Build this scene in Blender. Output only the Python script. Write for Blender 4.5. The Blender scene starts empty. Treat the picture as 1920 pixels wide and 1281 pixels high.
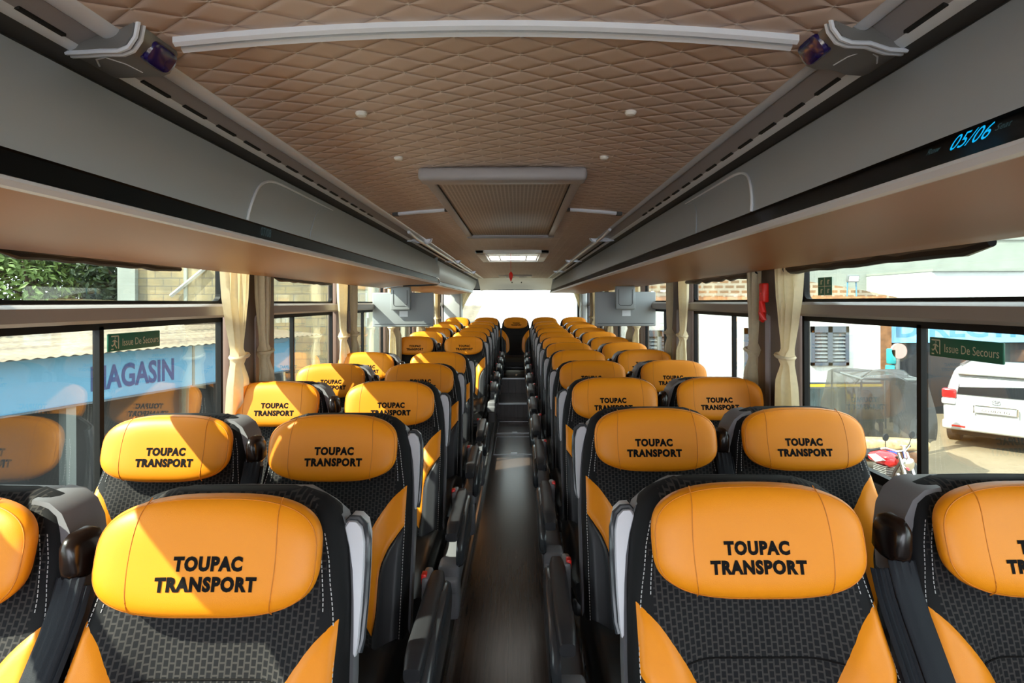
import bpy, bmesh, math, random
from mathutils import Vector, Matrix
SC = bpy.context.scene
COL = SC.collection
R = math.radians
PI = math.pi
random.seed(7)

# ------------------------------------------------------------------ camera, sky, sun, exposure
# bus axis runs along +Y, floor of the aisle at z = 0, centre line at x = 0
cd = bpy.data.cameras.new('camera')
cam = bpy.data.objects.new('camera', cd)
COL.objects.link(cam)
cam.location = (0.048, 0.0, 1.5)
cam.rotation_euler = (R(90), R(0.19), 0)
cd.sensor_width = 36
cd.lens = 36 * 1055 / 1920
cd.shift_x = -12 / 1920
cd.shift_y = -73.5 / 1920
cd.clip_start = 0.02
cd.clip_end = 300
SC.camera = cam

w = bpy.data.worlds.new('sky')
SC.world = w
w.use_nodes = True
bg = w.node_tree.nodes['Background']
bg.inputs[0].default_value = (0.86, 0.92, 1.0, 1)
bg.inputs[1].default_value = 1.5

sd = bpy.data.lights.new('sun', 'SUN')
sd.energy = 4.2
sd.color = (1.0, 0.92, 0.80)
sd.angle = R(0.5)
sun = bpy.data.objects.new('sun', sd)
COL.objects.link(sun)
sun.location = (-8, -4, 9)
sun.rotation_euler = Vector((1.0, 0.5, -0.98)).to_track_quat('-Z', 'Y').to_euler()

vs = SC.view_settings
vs.view_transform = 'Standard'
vs.look = 'None'
vs.gamma = 1
vs.use_curve_mapping = False
vs.exposure = 2.25
cy = SC.cycles
cy.max_bounces = 12
cy.diffuse_bounces = 7
cy.glossy_bounces = 4
cy.transmission_bounces = 8
cy.transparent_max_bounces = 24
cy.caustics_reflective = False
cy.caustics_refractive = False
cy.sample_clamp_indirect = 4.0
cy.use_denoising = True

# ------------------------------------------------------------------ helpers
def lin(c):
    def f(v):
        v /= 255.0
        return v / 12.92 if v <= 0.04045 else ((v + 0.055) / 1.055) ** 2.4
    return tuple(f(v) for v in c)

class NT:
    """small expression builder on a node tree"""
    def __init__(s, m):
        m.use_nodes = True
        s.t = m.node_tree
        s.b = s.t.nodes.get('Principled BSDF')
        s.out = s.t.nodes['Material Output']
    def n(s, kind, **kw):
        x = s.t.nodes.new(kind)
        for k, v in kw.items():
            setattr(x, k, v)
        return x
    def put(s, sock, v):
        if isinstance(v, bpy.types.NodeSocket):
            s.t.links.new(v, sock)
        elif v is not None:
            sock.default_value = v
    def m(s, op, a, b=None, c=None):
        x = s.n('ShaderNodeMath', operation=op)
        for i, v in enumerate((a, b, c)):
            if v is not None:
                s.put(x.inputs[i], v)
        return x.outputs[0]
    def mix(s, f, a, b):
        x = s.n('ShaderNodeMix', data_type='RGBA')
        s.put(x.inputs[0], f)
        s.put(x.inputs[6], a if isinstance(a, bpy.types.NodeSocket) else (*a[:3], 1))
        s.put(x.inputs[7], b if isinstance(b, bpy.types.NodeSocket) else (*b[:3], 1))
        return x.outputs[2]
    def xyz(s, which='Object'):
        tc = s.n('ShaderNodeTexCoord')
        sp = s.n('ShaderNodeSeparateXYZ')
        s.t.links.new(tc.outputs[which], sp.inputs[0])
        return sp.outputs[0], sp.outputs[1], sp.outputs[2], tc.outputs[which]
    def noise(s, vec, scale, detail=3, rough=0.5):
        x = s.n('ShaderNodeTexNoise')
        x.inputs['Scale'].default_value = scale
        x.inputs['Detail'].default_value = detail
        x.inputs['Roughness'].default_value = rough
        if vec is not None:
            s.t.links.new(vec, x.inputs['Vector'])
        return x.outputs[0]
    def ramp(s, f, lo, hi):
        x = s.n('ShaderNodeMapRange')
        s.put(x.inputs[0], f)
        x.inputs[1].default_value = lo
        x.inputs[2].default_value = hi
        return x.outputs[0]
    def scale(s, vec, sc):
        x = s.n('ShaderNodeMapping')
        x.inputs['Scale'].default_value = sc
        s.t.links.new(vec, x.inputs[0])
        return x.outputs[0]
    def bump(s, h, strength=0.5, dist=0.005):
        x = s.n('ShaderNodeBump')
        x.inputs['Strength'].default_value = strength
        x.inputs['Distance'].default_value = dist
        s.put(x.inputs['Height'], h)
        s.t.links.new(x.outputs[0], s.b.inputs['Normal'])

MATS = {}
def mat(name, col=(0.5, 0.5, 0.5), rough=0.5, metal=0.0, spec=0.5, noise=0.0, nscale=30, bump=0.0, bscale=200, sheen=0.0, coat=0.0, emit=None, estr=0):
    m = bpy.data.materials.new(name)
    t = NT(m)
    b = t.b
    b.inputs['Base Color'].default_value = (*col, 1)
    b.inputs['Roughness'].default_value = rough
    b.inputs['Metallic'].default_value = metal
    b.inputs['Specular IOR Level'].default_value = spec
    if sheen:
        b.inputs['Sheen Weight'].default_value = sheen
    if coat:
        b.inputs['Coat Weight'].default_value = coat
        b.inputs['Coat Roughness'].default_value = 0.15
    if noise or bump:
        tc = t.n('ShaderNodeTexCoord')
        if noise:
            f = t.ramp(t.noise(tc.outputs['Object'], nscale, 4), 0.3, 0.7)
            lo = tuple(max(0, c * (1 - noise)) for c in col)
            hi = tuple(min(1, c * (1 + noise)) for c in col)
            t.t.links.new(t.mix(f, lo, hi), b.inputs['Base Color'])
        if bump:
            t.bump(t.noise(tc.outputs['Object'], bscale, 3), bump, 0.002)
    if emit:
        b.inputs['Emission Color'].default_value = (*emit, 1)
        b.inputs['Emission Strength'].default_value = estr
    MATS[name] = m
    return m

class MB:
    """collects shapes, then links them as ONE mesh object"""
    def __init__(s):
        s.v = []; s.f = []; s.mi = []; s.cur = 0
    def add(s, vs, fs):
        o = len(s.v)
        s.v.extend(tuple(v) for v in vs)
        for f in fs:
            s.f.append([o + i for i in f]); s.mi.append(s.cur)
    def box(s, x0, x1, y0, y1, z0, z1, M=None):
        vs = [(x, y, z) for z in (z0, z1) for y in (y0, y1) for x in (x0, x1)]
        if M is not None:
            vs = [tuple(M @ Vector(v)) for v in vs]
        s.add(vs, [(0, 2, 3, 1), (4, 5, 7, 6), (0, 1, 5, 4), (2, 6, 7, 3), (0, 4, 6, 2), (1, 3, 7, 5)])
    def rbox(s, x0, x1, y0, y1, z0, z1, r=0.01, seg=3, M=None):
        """box with rounded edges"""
        b = bmesh.new()
        bmesh.ops.create_cube(b, size=1)
        for v in b.verts:
            v.co = Vector(((x0 + x1) / 2 + v.co.x * (x1 - x0), (y0 + y1) / 2 + v.co.y * (y1 - y0), (z0 + z1) / 2 + v.co.z * (z1 - z0)))
        r = min(r, 0.49 * min(x1 - x0, y1 - y0, z1 - z0))
        bmesh.ops.bevel(b, geom=list(b.edges), offset=r, segments=seg, profile=0.5, affect='EDGES')
        s.bm(b, M)
    def bm(s, b, M=None):
        b.verts.index_update()
        s.add([tuple(M @ v.co) if M is not None else tuple(v.co) for v in b.verts], [[v.index for v in f.verts] for f in b.faces])
        b.free()
    def loft(s, secs, closed=True, cap=True):
        """secs: list of equally long point rings"""
        n = len(secs[0])
        vs = [p for sec in secs for p in sec]
        fs = []
        for i in range(len(secs) - 1):
            for j in range(n if closed else n - 1):
                a = i * n + j; b = i * n + (j + 1) % n
                fs.append((a, b, b + n, a + n))
        if closed and cap:
            fs.append(list(range(n))[::-1])
            fs.append([(len(secs) - 1) * n + j for j in range(n)])
        s.add(vs, fs)
    def grid(s, fn, nu, nv):
        vs = [fn(i / nu, j / nv) for i in range(nu + 1) for j in range(nv + 1)]
        fs = [(i * (nv + 1) + j, (i + 1) * (nv + 1) + j, (i + 1) * (nv + 1) + j + 1, i * (nv + 1) + j + 1) for i in range(nu) for j in range(nv)]
        s.add(vs, fs)
    def tube(s, pts, r, n=8, closed=False):
        pts = [Vector(p) for p in pts]
        rr = r if isinstance(r, (list, tuple)) else [r] * len(pts)
        secs = []
        up = Vector((0, 0, 1))
        L = len(pts)
        for i, p in enumerate(pts):
            if closed:
                d = pts[(i + 1) % L] - pts[i - 1]
            else:
                d = pts[min(i + 1, L - 1)] - pts[max(i - 1, 0)]
            d.normalize()
            a = d.cross(up)
            if a.length < 0.05:
                a = d.cross(Vector((1, 0, 0)))
            a.normalize()
            b = a.cross(d)
            secs.append([tuple(p + (a * math.cos(2 * PI * k / n) + b * math.sin(2 * PI * k / n)) * rr[i]) for k in range(n)])
        if closed:
            secs.append(secs[0])
        s.loft(secs, True, not closed)
    def disc(s, c, ax, r, h, n=20):
        """short cylinder along axis ax from c"""
        ax = Vector(ax).normalized()
        s.tube([Vector(c), Vector(c) + ax * h], r, n)
    def prism(s, poly, axis, a, b):
        """poly of 2-D points extruded along an axis ('x','y','z') from a to b"""
        def P(p, t):
            return (t, p[0], p[1]) if axis == 'x' else (p[0], t, p[1]) if axis == 'y' else (p[0], p[1], t)
        s.loft([[P(p, a) for p in poly], [P(p, b) for p in poly]])
    def mesh(s, name, mats, smooth=True, angle=35):
        me = bpy.data.meshes.new(name)
        me.from_pydata(s.v, [], s.f)
        ml = mats if isinstance(mats, (list, tuple)) else [mats]
        for m in ml:
            me.materials.append(m)
        if len(ml) > 1:
            me.polygons.foreach_set('material_index', s.mi)
        b = bmesh.new(); b.from_mesh(me)
        bmesh.ops.remove_doubles(b, verts=b.verts, dist=1e-6)
        bmesh.ops.recalc_face_normals(b, faces=b.faces)
        if smooth:
            for f in b.faces:
                f.smooth = True
            for e in b.edges:
                if len(e.link_faces) == 2 and e.calc_face_angle(0) > R(angle):
                    e.smooth = False
        b.to_mesh(me); b.free()
        me.update()
        return me
    def build(s, name, mats, parent=None, smooth=True, angle=35, loc=None):
        o = bpy.data.objects.new(name, s.mesh(name, mats, smooth, angle))
        COL.objects.link(o)
        if parent is not None:
            o.parent = parent
        if loc:
            o.location = loc
        return o

def tag(o, label=None, cat=None, group=None, kind=None):
    if label: o['label'] = label
    if cat: o['category'] = cat
    if group: o['group'] = group
    if kind: o['kind'] = kind
    return o
def empty(name, loc=(0, 0, 0), rz=0, **kw):
    o = bpy.data.objects.new(name, None)
    o.empty_display_size = 0.05
    COL.objects.link(o)
    o.location = loc
    o.rotation_euler = (0, 0, rz)
    return tag(o, **kw)
def copy_tree2(o, parent):
    c = o.copy()
    COL.objects.link(c)
    c.parent = parent
    for ch in o_children(o):
        copy_tree2(ch, c)
    return c
def o_children(o):
    return [x for x in CH.get(o, [])]
CH = {}
def reg(o):
    """remember a finished prototype's children for copying"""
    CH[o] = list(o.children)
    for c in o.children:
        reg(c)
    return o
def dup(root):
    c = root.copy()
    COL.objects.link(c)
    for ch in CH.get(root, []):
        copy_tree2(ch, c)
    return c

def text_mesh(txt, size, extrude=0.0006, bold=0.0, sx=1.0, spacing=1.0):
    """letters as verts/faces in the x-y plane, centred; cap height about 0.7*size"""
    cu = bpy.data.curves.new('letters', 'FONT')
    cu.body = txt
    cu.size = size
    cu.extrude = extrude
    cu.offset = bold
    cu.align_x = 'CENTER'
    cu.space_character = spacing
    cu.resolution_u = 3
    o = bpy.data.objects.new('letters', cu)
    COL.objects.link(o)
    dg = bpy.context.evaluated_depsgraph_get()
    me = bpy.data.meshes.new_from_object(o.evaluated_get(dg))
    vs = [Vector((v.co.x * sx, v.co.y, v.co.z)) for v in me.vertices]
    fs = [list(p.vertices) for p in me.polygons]
    bpy.data.objects.remove(o)
    bpy.data.curves.remove(cu)
    bpy.data.meshes.remove(me)
    y0 = min(v.y for v in vs); y1 = max(v.y for v in vs)
    x0 = min(v.x for v in vs); x1 = max(v.x for v in vs)
    for v in vs:
        v.y -= (y0 + y1) / 2; v.x -= (x0 + x1) / 2
    return vs, fs, x1 - x0, y1 - y0
def fit_text(txt, width, height, extrude=0.0006, bold=0.0, spacing=1.0):
    vs, fs, w_, h_ = text_mesh(txt, 1.0, 0, bold, 1.0, spacing)
    n = len(vs)
    out = [Vector((v.x * width / w_, v.y * height / h_, extrude)) for v in vs]
    return out, fs
def sst(t):
    t = max(0.0, min(1.0, t))
    return t * t * (3 - 2 * t)
def interp(tab, x):
    if x <= tab[0][0]: return tab[0][1]
    for (a, fa), (b, fb) in zip(tab, tab[1:]):
        if x <= b:
            return fa + (fb - fa) * (x - a) / (b - a)
    return tab[-1][1]

# ------------------------------------------------------------------ materials
M = MATS
ORANGE = (0.88, 0.285, 0.007)
m = mat('orange_leather', ORANGE, 0.42, spec=0.4, bump=0.12, bscale=900)
mat('orange_seam', (0.62, 0.185, 0.005), 0.55)
mat('print_black', (0.006, 0.005, 0.005), 0.7, spec=0.1)
mat('plain_black_fabric', (0.0065, 0.0065, 0.0075), 0.75, spec=0.25, bump=0.2, bscale=1500)
mat('charcoal_leather', (0.026, 0.027, 0.031), 0.42, spec=0.4, bump=0.15, bscale=900)
mat('black_leather', (0.0085, 0.008, 0.008), 0.40, spec=0.35, bump=0.15, bscale=900)
mat('thread_white', (0.62, 0.62, 0.62), 0.7)
mat('silver_plastic', (0.62, 0.62, 0.66), 0.32, spec=0.5)
mat('grey_shell', (0.19, 0.19, 0.205), 0.42)
mat('dark_plastic', (0.010, 0.010, 0.011), 0.4, spec=0.3)
mat('gloss_grey', (0.040, 0.044, 0.050), 0.25)
mat('brown_black_plastic', (0.010, 0.006, 0.005), 0.25)
mat('steel', (0.55, 0.56, 0.58), 0.28, metal=1.0)
mat('red_plastic', (0.85, 0.02, 0.012), 0.35)
mat('belt_web', (0.008, 0.010, 0.015), 0.6, spec=0.25, bump=0.2, bscale=700)

m = bpy.data.materials.new('woven_fabric'); t = NT(m)
x, y, z, ob = t.xyz()
cb = t.n('ShaderNodeCombineXYZ'); t.t.links.new(z, cb.inputs[0]); t.t.links.new(x, cb.inputs[1])
br = t.n('ShaderNodeTexBrick', offset=0.5, offset_frequency=2)
t.t.links.new(cb.outputs[0], br.inputs['Vector'])
br.inputs['Scale'].default_value = 1.0
br.inputs['Brick Width'].default_value = 0.0125
br.inputs['Row Height'].default_value = 0.0108
br.inputs['Mortar Size'].default_value = 0.0017
br.inputs['Mortar Smooth'].default_value = 0.3
br.inputs['Color1'].default_value = (0.0055, 0.0055, 0.007, 1)
br.inputs['Color2'].default_value = (0.0075, 0.0075, 0.009, 1)
br.inputs['Mortar'].default_value = (0.042, 0.038, 0.036, 1)
t.t.links.new(br.outputs[0], t.b.inputs['Base Color'])
t.b.inputs['Roughness'].default_value = 0.8
t.b.inputs['Specular IOR Level'].default_value = 0.25
t.bump(br.outputs[1], 0.35, 0.001)
MATS['woven_fabric'] = m

# quilted headlining: diamonds with raised pale seams
m = bpy.data.materials.new('quilted_headlining'); t = NT(m)
x, y, z, ob = t.xyz()
PX, PY = 0.107, 0.067
u = t.m('ADD', t.m('DIVIDE', x, PX), t.m('DIVIDE', y, PY))
v = t.m('SUBTRACT', t.m('DIVIDE', x, PX), t.m('DIVIDE', y, PY))
def tri(e):
    return t.m('MULTIPLY', t.m('ABSOLUTE', t.m('SUBTRACT', t.m('FRACT', e), 0.5)), 2.0)   # 1 at seams
du, dv = tri(u), tri(v)
seam = t.m('MAXIMUM', du, dv)
both = t.m('MINIMUM', du, dv)
line = t.ramp(seam, 0.90, 0.985)
knot = t.ramp(both, 0.86, 0.95)
base = t.mix(t.ramp(t.noise(ob, 3.0, 3), 0.3, 0.7), (0.66, 0.53, 0.46), (0.71, 0.575, 0.505))
c = t.mix(line, base, (0.53, 0.40, 0.345))
c = t.mix(knot, c, (0.84, 0.78, 0.74))
t.t.links.new(c, t.b.inputs['Base Color'])
t.b.inputs['Roughness'].default_value = 0.55
h = t.m('SUBTRACT', 1.0, t.m('POWER', seam, 6.0))
h = t.m('ADD', h, t.m('MULTIPLY', knot, 0.5))
t.bump(h, 0.55, 0.010)
MATS['quilted_headlining'] = m

m = bpy.data.materials.new('floor_vinyl'); t = NT(m)
x, y, z, ob = t.xyz()
st = t.noise(t.scale(ob, (40, 1.5, 1)), 2.0, 6, 0.6)
pl = t.m('FRACT', t.m('DIVIDE', x, 0.095))
edge = t.m('GREATER_THAN', t.m('ABSOLUTE', t.m('SUBTRACT', pl, 0.5)), 0.485)
c = t.mix(t.ramp(st, 0.3, 0.7), (0.050, 0.032, 0.024), (0.088, 0.058, 0.044))
c = t.mix(edge, c, (0.018, 0.011, 0.008))
t.t.links.new(c, t.b.inputs['Base Color'])
t.b.inputs['Roughness'].default_value = 0.24
t.b.inputs['Specular IOR Level'].default_value = 0.7
MATS['floor_vinyl'] = m

mat('rack_grey', (0.46, 0.52, 0.57), 0.42, spec=0.4)
mat('rack_dark_gap', (0.05, 0.05, 0.052), 0.6)
mat('duct_grey', (0.36, 0.345, 0.365), 0.45)
mat('bright_rail', (0.80, 0.86, 0.97), 0.30, spec=0.7)
mat('gap_black', (0.008, 0.008, 0.008), 0.7)
mat('band_black', (0.003, 0.003, 0.003), 0.35, spec=0.15)
mat('lip_white', (0.82, 0.86, 0.92), 0.35)
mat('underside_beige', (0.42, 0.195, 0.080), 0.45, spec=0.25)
mat('transom_taupe', (0.30, 0.25, 0.215), 0.33, spec=0.6)
mat('pillar_brown', (0.17, 0.125, 0.10), 0.5)
mat('pillar_inset', (0.42, 0.37, 0.38), 0.5)
mat('rubber_black', (0.004, 0.004, 0.0045), 0.5, spec=0.2)
mat('wall_grey', (0.16, 0.155, 0.15), 0.6)
mat('rear_grey', (0.46, 0.47, 0.47), 0.5)
mat('curtain_cream', (0.80, 0.69, 0.48), 0.75, sheen=0.2, noise=0.06, nscale=60)
mat('shell_white', (0.62, 0.62, 0.62), 0.35)
mat('tv_grey', (0.30, 0.32, 0.33), 0.45)
mat('green_sign', (0.0, 0.105, 0.055), 0.45)
mat('sign_cream', (0.55, 0.52, 0.36), 0.5)
mat('blue_display', (0.0, 0.25, 0.5), 0.4, emit=(0.0, 0.40, 0.80), estr=0.22)
mat('dim_display', (0.02, 0.03, 0.04), 0.4, emit=(0.05, 0.16, 0.18), estr=0.05)
mat('violet_cap', (0.012, 0.004, 0.11), 0.12, coat=0.6)
mat('bracket_silver', (0.26, 0.26, 0.26), 0.35, metal=0.35)
mat('chrome', (0.75, 0.75, 0.75), 0.12, metal=1.0)
mat('clear_white', (0.85, 0.85, 0.83), 0.4)

# curtains let some light through
for nm, k in (('curtain_cream', 0.35),):
    t = NT(M[nm])
    tr = t.n('ShaderNodeBsdfTranslucent')
    tr.inputs[0].default_value = (0.80, 0.66, 0.40, 1)
    mx = t.n('ShaderNodeMixShader')
    mx.inputs[0].default_value = k
    t.t.links.new(t.b.outputs[0], mx.inputs[1]); t.t.links.new(tr.outputs[0], mx.inputs[2])
    t.t.links.new(mx.outputs[0], t.out.inputs[0])

# thin window glass: clear, slightly green, with a Fresnel reflection
def glass(name, tint, k=1.0):
    m = bpy.data.materials.new(name); t = NT(m)
    tr = t.n('ShaderNodeBsdfTransparent'); tr.inputs[0].default_value = (*tint, 1)
    gl = t.n('ShaderNodeBsdfGlossy'); gl.inputs['Roughness'].default_value = 0.015
    fr = t.n('ShaderNodeFresnel'); ge = t.n('ShaderNodeNewGeometry')
    t.t.links.new(t.m('MULTIPLY_ADD', ge.outputs['Backfacing'], 1 / 1.5 - 1.5, 1.5), fr.inputs[0])
    mx = t.n('ShaderNodeMixShader')
    t.t.links.new(t.m('MULTIPLY', fr.outputs[0], k), mx.inputs[0])
    t.t.links.new(tr.outputs[0], mx.inputs[1]); t.t.links.new(gl.outputs[0], mx.inputs[2])
    t.t.links.new(mx.outputs[0], t.out.inputs[0])
    MATS[name] = m
glass('window_glass', (0.80, 0.85, 0.82), 1.3)
glass('plastic_sheet', (0.60, 0.61, 0.60), 1.4)
t = NT(MATS['plastic_sheet'])
df = t.n('ShaderNodeBsdfDiffuse'); df.inputs[0].default_value = (0.050, 0.050, 0.050, 1)
mx = t.n('ShaderNodeMixShader'); mx.inputs[0].default_value = 0.65
old = t.out.inputs[0].links[0].from_socket
t.t.links.new(old, mx.inputs[1]); t.t.links.new(df.outputs[0], mx.inputs[2]); t.t.links.new(mx.outputs[0], t.out.inputs[0])
# ------------------------------------------------------------------ bus shell
Y0, Y1 = -2.3, 9.95          # front and rear of the cabin
AW = 1.28                    # glass plane
SILL, TR0, TR1, GT = 0.88, 1.437, 1.50, 1.86   # sill, transom, glass top
PILL = {-1: [-1.72, -0.235, 1.165, 2.735, 4.22, 5.705, 7.19, 8.675], 1: [-1.85, -0.35, 1.07, 2.65, 4.15, 5.65, 7.15, 8.65]}
PW = 0.23
SIDE = {-1: 'left', 1: 'right'}

b = MB()
b.box(-0.30, 0.30, Y0, 7.2, -0.06, 0.0)
floor = b.build('floor', M['floor_vinyl'], smooth=False); tag(floor, kind='structure')
b = MB()
for s in (-1, 1):
    b.box(min(s * 0.24, s * 1.27), max(s * 0.24, s * 1.27), Y0, 9.9, -0.05, 0.06)
o = b.build('platform', M['rack_dark_gap'], floor, smooth=False)
b = MB()
for s in (-1, 1):
    b.box(min(s * 0.232, s * 0.244), max(s * 0.232, s * 0.244), Y0, 7.2, 0.0, 0.066)
b.build('platform_edge', M['steel'], floor, smooth=False)
# two steps up to the rear bench
b = MB()
b.box(-0.30, 0.30, 7.2, 8.1, -0.05, 0.20)
b.box(-1.26, 1.26, 8.1, 9.9, -0.05, 0.40)
b.build('step', M['floor_vinyl'], floor, smooth=False)
b = MB()
b.box(-0.30, 0.30, 7.185, 7.23, 0.195, 0.212)
b.box(-0.30, 0.30, 8.085, 8.13, 0.395, 0.412)
b.build('step_nosing', M['steel'], floor, smooth=False)
for y0, y1 in ((5.55, 6.25), (6.45, 7.05)):
    b = MB()
    b.box(-0.20, 0.20, y0, y1, 0.0, 0.004)
    h = b.build('floor_hatch', M['floor_vinyl'], floor, smooth=False)
    b = MB()
    for q in ((-0.205, 0.205, y0 - 0.012, y0), (-0.205, 0.205, y1, y1 + 0.012), (-0.205, -0.195, y0, y1), (0.195, 0.205, y0, y1), (-0.03, 0.03, y0 + 0.02, y0 + 0.045)):
        b.box(q[0], q[1], q[2], q[3], 0.0, 0.006)
    b.build('hatch_edge', M['steel'], h, smooth=False)

# ceiling: shallow arch of quilted fabric
def ceil_z(x):
    return 1.928 - 0.030 * (x / 0.53) ** 2
b = MB()
b.grid(lambda u, v: ((u - 0.5) * 1.07, Y0 + v * (9.55 - Y0), ceil_z((u - 0.5) * 1.06)), 16, 40)
b.grid(lambda u, v: ((u - 0.5) * 1.07, Y0 + v * (9.55 - Y0), ceil_z((u - 0.5) * 1.06) + 0.03), 16, 4)
ceil = b.build('ceiling', M['quilted_headlining']); tag(ceil, kind='structure')
b = MB(); b.box(-1.34, 1.34, Y0, 10.1, 2.02, 2.06)
b.build('roof', M['shell_white'], ceil, smooth=False)
for yy in (1.237, 1.62):
    for xx in (-0.296, 0.296):
        b = MB()
        zc = ceil_z(xx)
        b.tube([(xx, yy, zc + 0.004), (xx, yy, zc - 0.004), (xx, yy, zc - 0.008), (xx, yy, zc - 0.0095)], [0.013, 0.013, 0.010, 0.003], 14)
        b.build('stud_cap', M['clear_white'], ceil)

# arched cross strips over the headlining seams
def cross_strip(name, yy, segs, wd=0.022):
    b = MB()
    for xa, xb in segs:
        n = 12
        for dy0, dy1, dz in ((-wd / 2, -wd * 0.12, 0.012), (wd * 0.12, wd / 2, 0.012), (-wd * 0.15, wd * 0.15, 0.006)):
            secs = []
            for i in range(n + 1):
                x = xa + (xb - xa) * i / n
                z = ceil_z(x)
                secs.append([(x, yy + dy0, z + 0.004), (x, yy + dy0, z - dz * 0.7), (x, yy + (dy0 + dy1) / 2, z - dz), (x, yy + dy1, z - dz * 0.7), (x, yy + dy1, z + 0.004)])
            b.loft(secs)
    return tag(b.build(name, M['bright_rail']), kind='structure')
cross_strip('trim_1', 0.87, [(-0.475, 0.475)], 0.035)
cross_strip('trim_2', 2.52, [(-0.50, -0.262), (0.262, 0.50)])
b = MB()
for xx in (-0.50, 0.50, -0.268, 0.268):
    b.box(xx - 0.012, xx + 0.012, 2.505, 2.535, ceil_z(xx) - 0.013, ceil_z(xx) + 0.004)
o = b.build('trim_3', M['rack_dark_gap']); tag(o, kind='structure')

# side walls with their pillars
WALLS = {}
for s in (-1, 1):
    b = MB()
    xa, xb = sorted((s * 1.255, s * 1.33))
    b.box(xa, xb, Y0, 10.0, -0.05, SILL)
    b.box(xa, xb, Y0, 10.0, GT, 2.05)
    b.box(*sorted((s * 1.235, s * 1.30)), Y0, 9.95, SILL - 0.10, SILL - 0.03)
    b.box(*sorted((s * 1.24, s * 1.32)), 9.62, 9.98, SILL, GT)
    wl = b.build('wall_' + SIDE[s], M['wall_grey'], smooth=False); tag(wl, kind='structure')
    WALLS[s] = wl
    for yy in PILL[s]:
        b = MB()
        b.rbox(*sorted((s * 1.225, s * 1.315)), yy - PW + 0.02, yy + PW - 0.02, SILL - 0.02, GT + 0.02, 0.015, 2)
        p = b.build('pillar', M['pillar_brown'], wl)
        # upright pill-shaped inset of paler trim
        b = MB()
        r_, zt, zb = 0.022, 1.42, 0.95
        poly = [(yy + r_ * math.cos(PI * k / 10), zt + r_ * math.sin(PI * k / 10)) for k in range(11)] + [(yy - r_, zb), (yy + r_, zb)]
        b.prism(poly, 'x', s * 1.229, s * 1.219)
        b.build('inset_strip', M['pillar_inset'], p)

# windows: frame, transom, divider, panes
wn = 0
for s in (-1, 1):
    ends = PILL[s] + [9.82]
    for i in range(len(ends) - 1):
        ya, yb = ends[i] + PW, ends[i + 1] - PW
        wn += 1
        root = empty('window_%d' % wn, (s * AW, (ya + yb) / 2, SILL), kind='structure')
        X = lambda d0, d1: sorted((s * d0, s * d1))   # local: + outwards
        L = (yb - ya) / 2
        z = lambda v: v - SILL
        b = MB()
        t_ = 0.018
        x0, x1 = X(-0.012, 0.012)
        b.box(x0, x1, -L, -L + t_, 0, GT - SILL); b.box(x0, x1, L - t_, L, 0, GT - SILL)
        b.box(x0, x1, -L, L, -0.01, 0.03); b.box(x0, x1, -L, L, z(TR0) - 0.020, z(TR0)); b.box(x0, x1, -L, L, z(TR1), z(TR1) + 0.010)
        b.box(x0, x1, -L, L, GT - SILL - 0.02, GT - SILL)
        # rounded lower corners of the upper pane
        for yy, sg in ((-L, 1), (L, -1)):
            rr = 0.03
            poly = [(yy + sg * t_, z(TR1) + 0.01), (yy + sg * (t_ + rr), z(TR1) + 0.01)] + [(yy + sg * (t_ + rr - rr * math.sin(a)), z(TR1) + 0.01 + rr - rr * math.cos(a)) for a in (0.4, 0.8, 1.2)] + [(yy + sg * t_, z(TR1) + 0.01 + rr)]
            b.prism(poly, 'x', x0, x1)
        fr = b.build('window_frame', M['rubber_black'], root, smooth=False)
        dv = PILL[s][i] + ((0.611 if s < 0 else 0.645) if i == 2 else 0.56) - (ya + yb) / 2
        b = MB(); b.box(*X(-0.012, 0.010), dv - 0.009, dv + 0.010, 0.0, z(TR0) - 0.01)
        b.build('sash_bar', M['rubber_black'], root, smooth=False)
        b = MB()
        px0, px1 = X(-0.055, 0.0)
        zz0, zz1 = z(TR0), z(TR1)
        prof = [(-0.005, zz0), (-0.038, zz0 + 0.002), (-0.050, zz0 + 0.012), (-0.046, zz1 - 0.014), (-0.030, zz1 - 0.004), (-0.005, zz1)]
        b.loft([[(s * p[0], yy, p[1]) for p in prof] for yy in (-L - 0.02, L + 0.02)])
        b.build('transom', M['transom_taupe'], root)
        for nm, y_a, y_b, za, zb in (('upper_pane', -L, L, z(TR1), GT - SILL), ('lower_pane', -L, dv, 0.0, z(TR0)), ('lower_pane', dv, L, 0.0, z(TR0))):
            b = MB(); b.box(*X(-0.003, 0.003), y_a + 0.004, y_b - 0.004, za + 0.004, zb - 0.004)
            b.build(nm, M['window_glass'], root, smooth=False)

# front end behind the camera: dash wall, windscreen opening, header
b = MB()
b.box(-1.3, 1.3, Y0 - 0.06, Y0, -0.05, 0.55); b.box(-1.3, 1.3, Y0 - 0.06, Y0, 1.95, 2.05)
for s in (-1, 1):
    b.box(*sorted((s * 1.22, s * 1.32)), Y0 - 0.06, Y0 + 0.05, 0.55, 1.95)
o = b.build('wall_front', M['wall_grey'], smooth=False); tag(o, kind='structure')
# rear end
b = MB()
b.box(-1.33, 1.33, 9.95, 10.05, -0.05, 1.02)
for s in (-1, 1):
    b.box(*sorted((s * 1.12, s * 1.33)), 9.95, 10.05, 1.02, 2.05)
b.box(-1.12, 1.12, 9.95, 10.05, 1.735, 2.05)
rw = b.build('wall_rear', M['rear_grey'], smooth=False); tag(rw, kind='structure')
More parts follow.
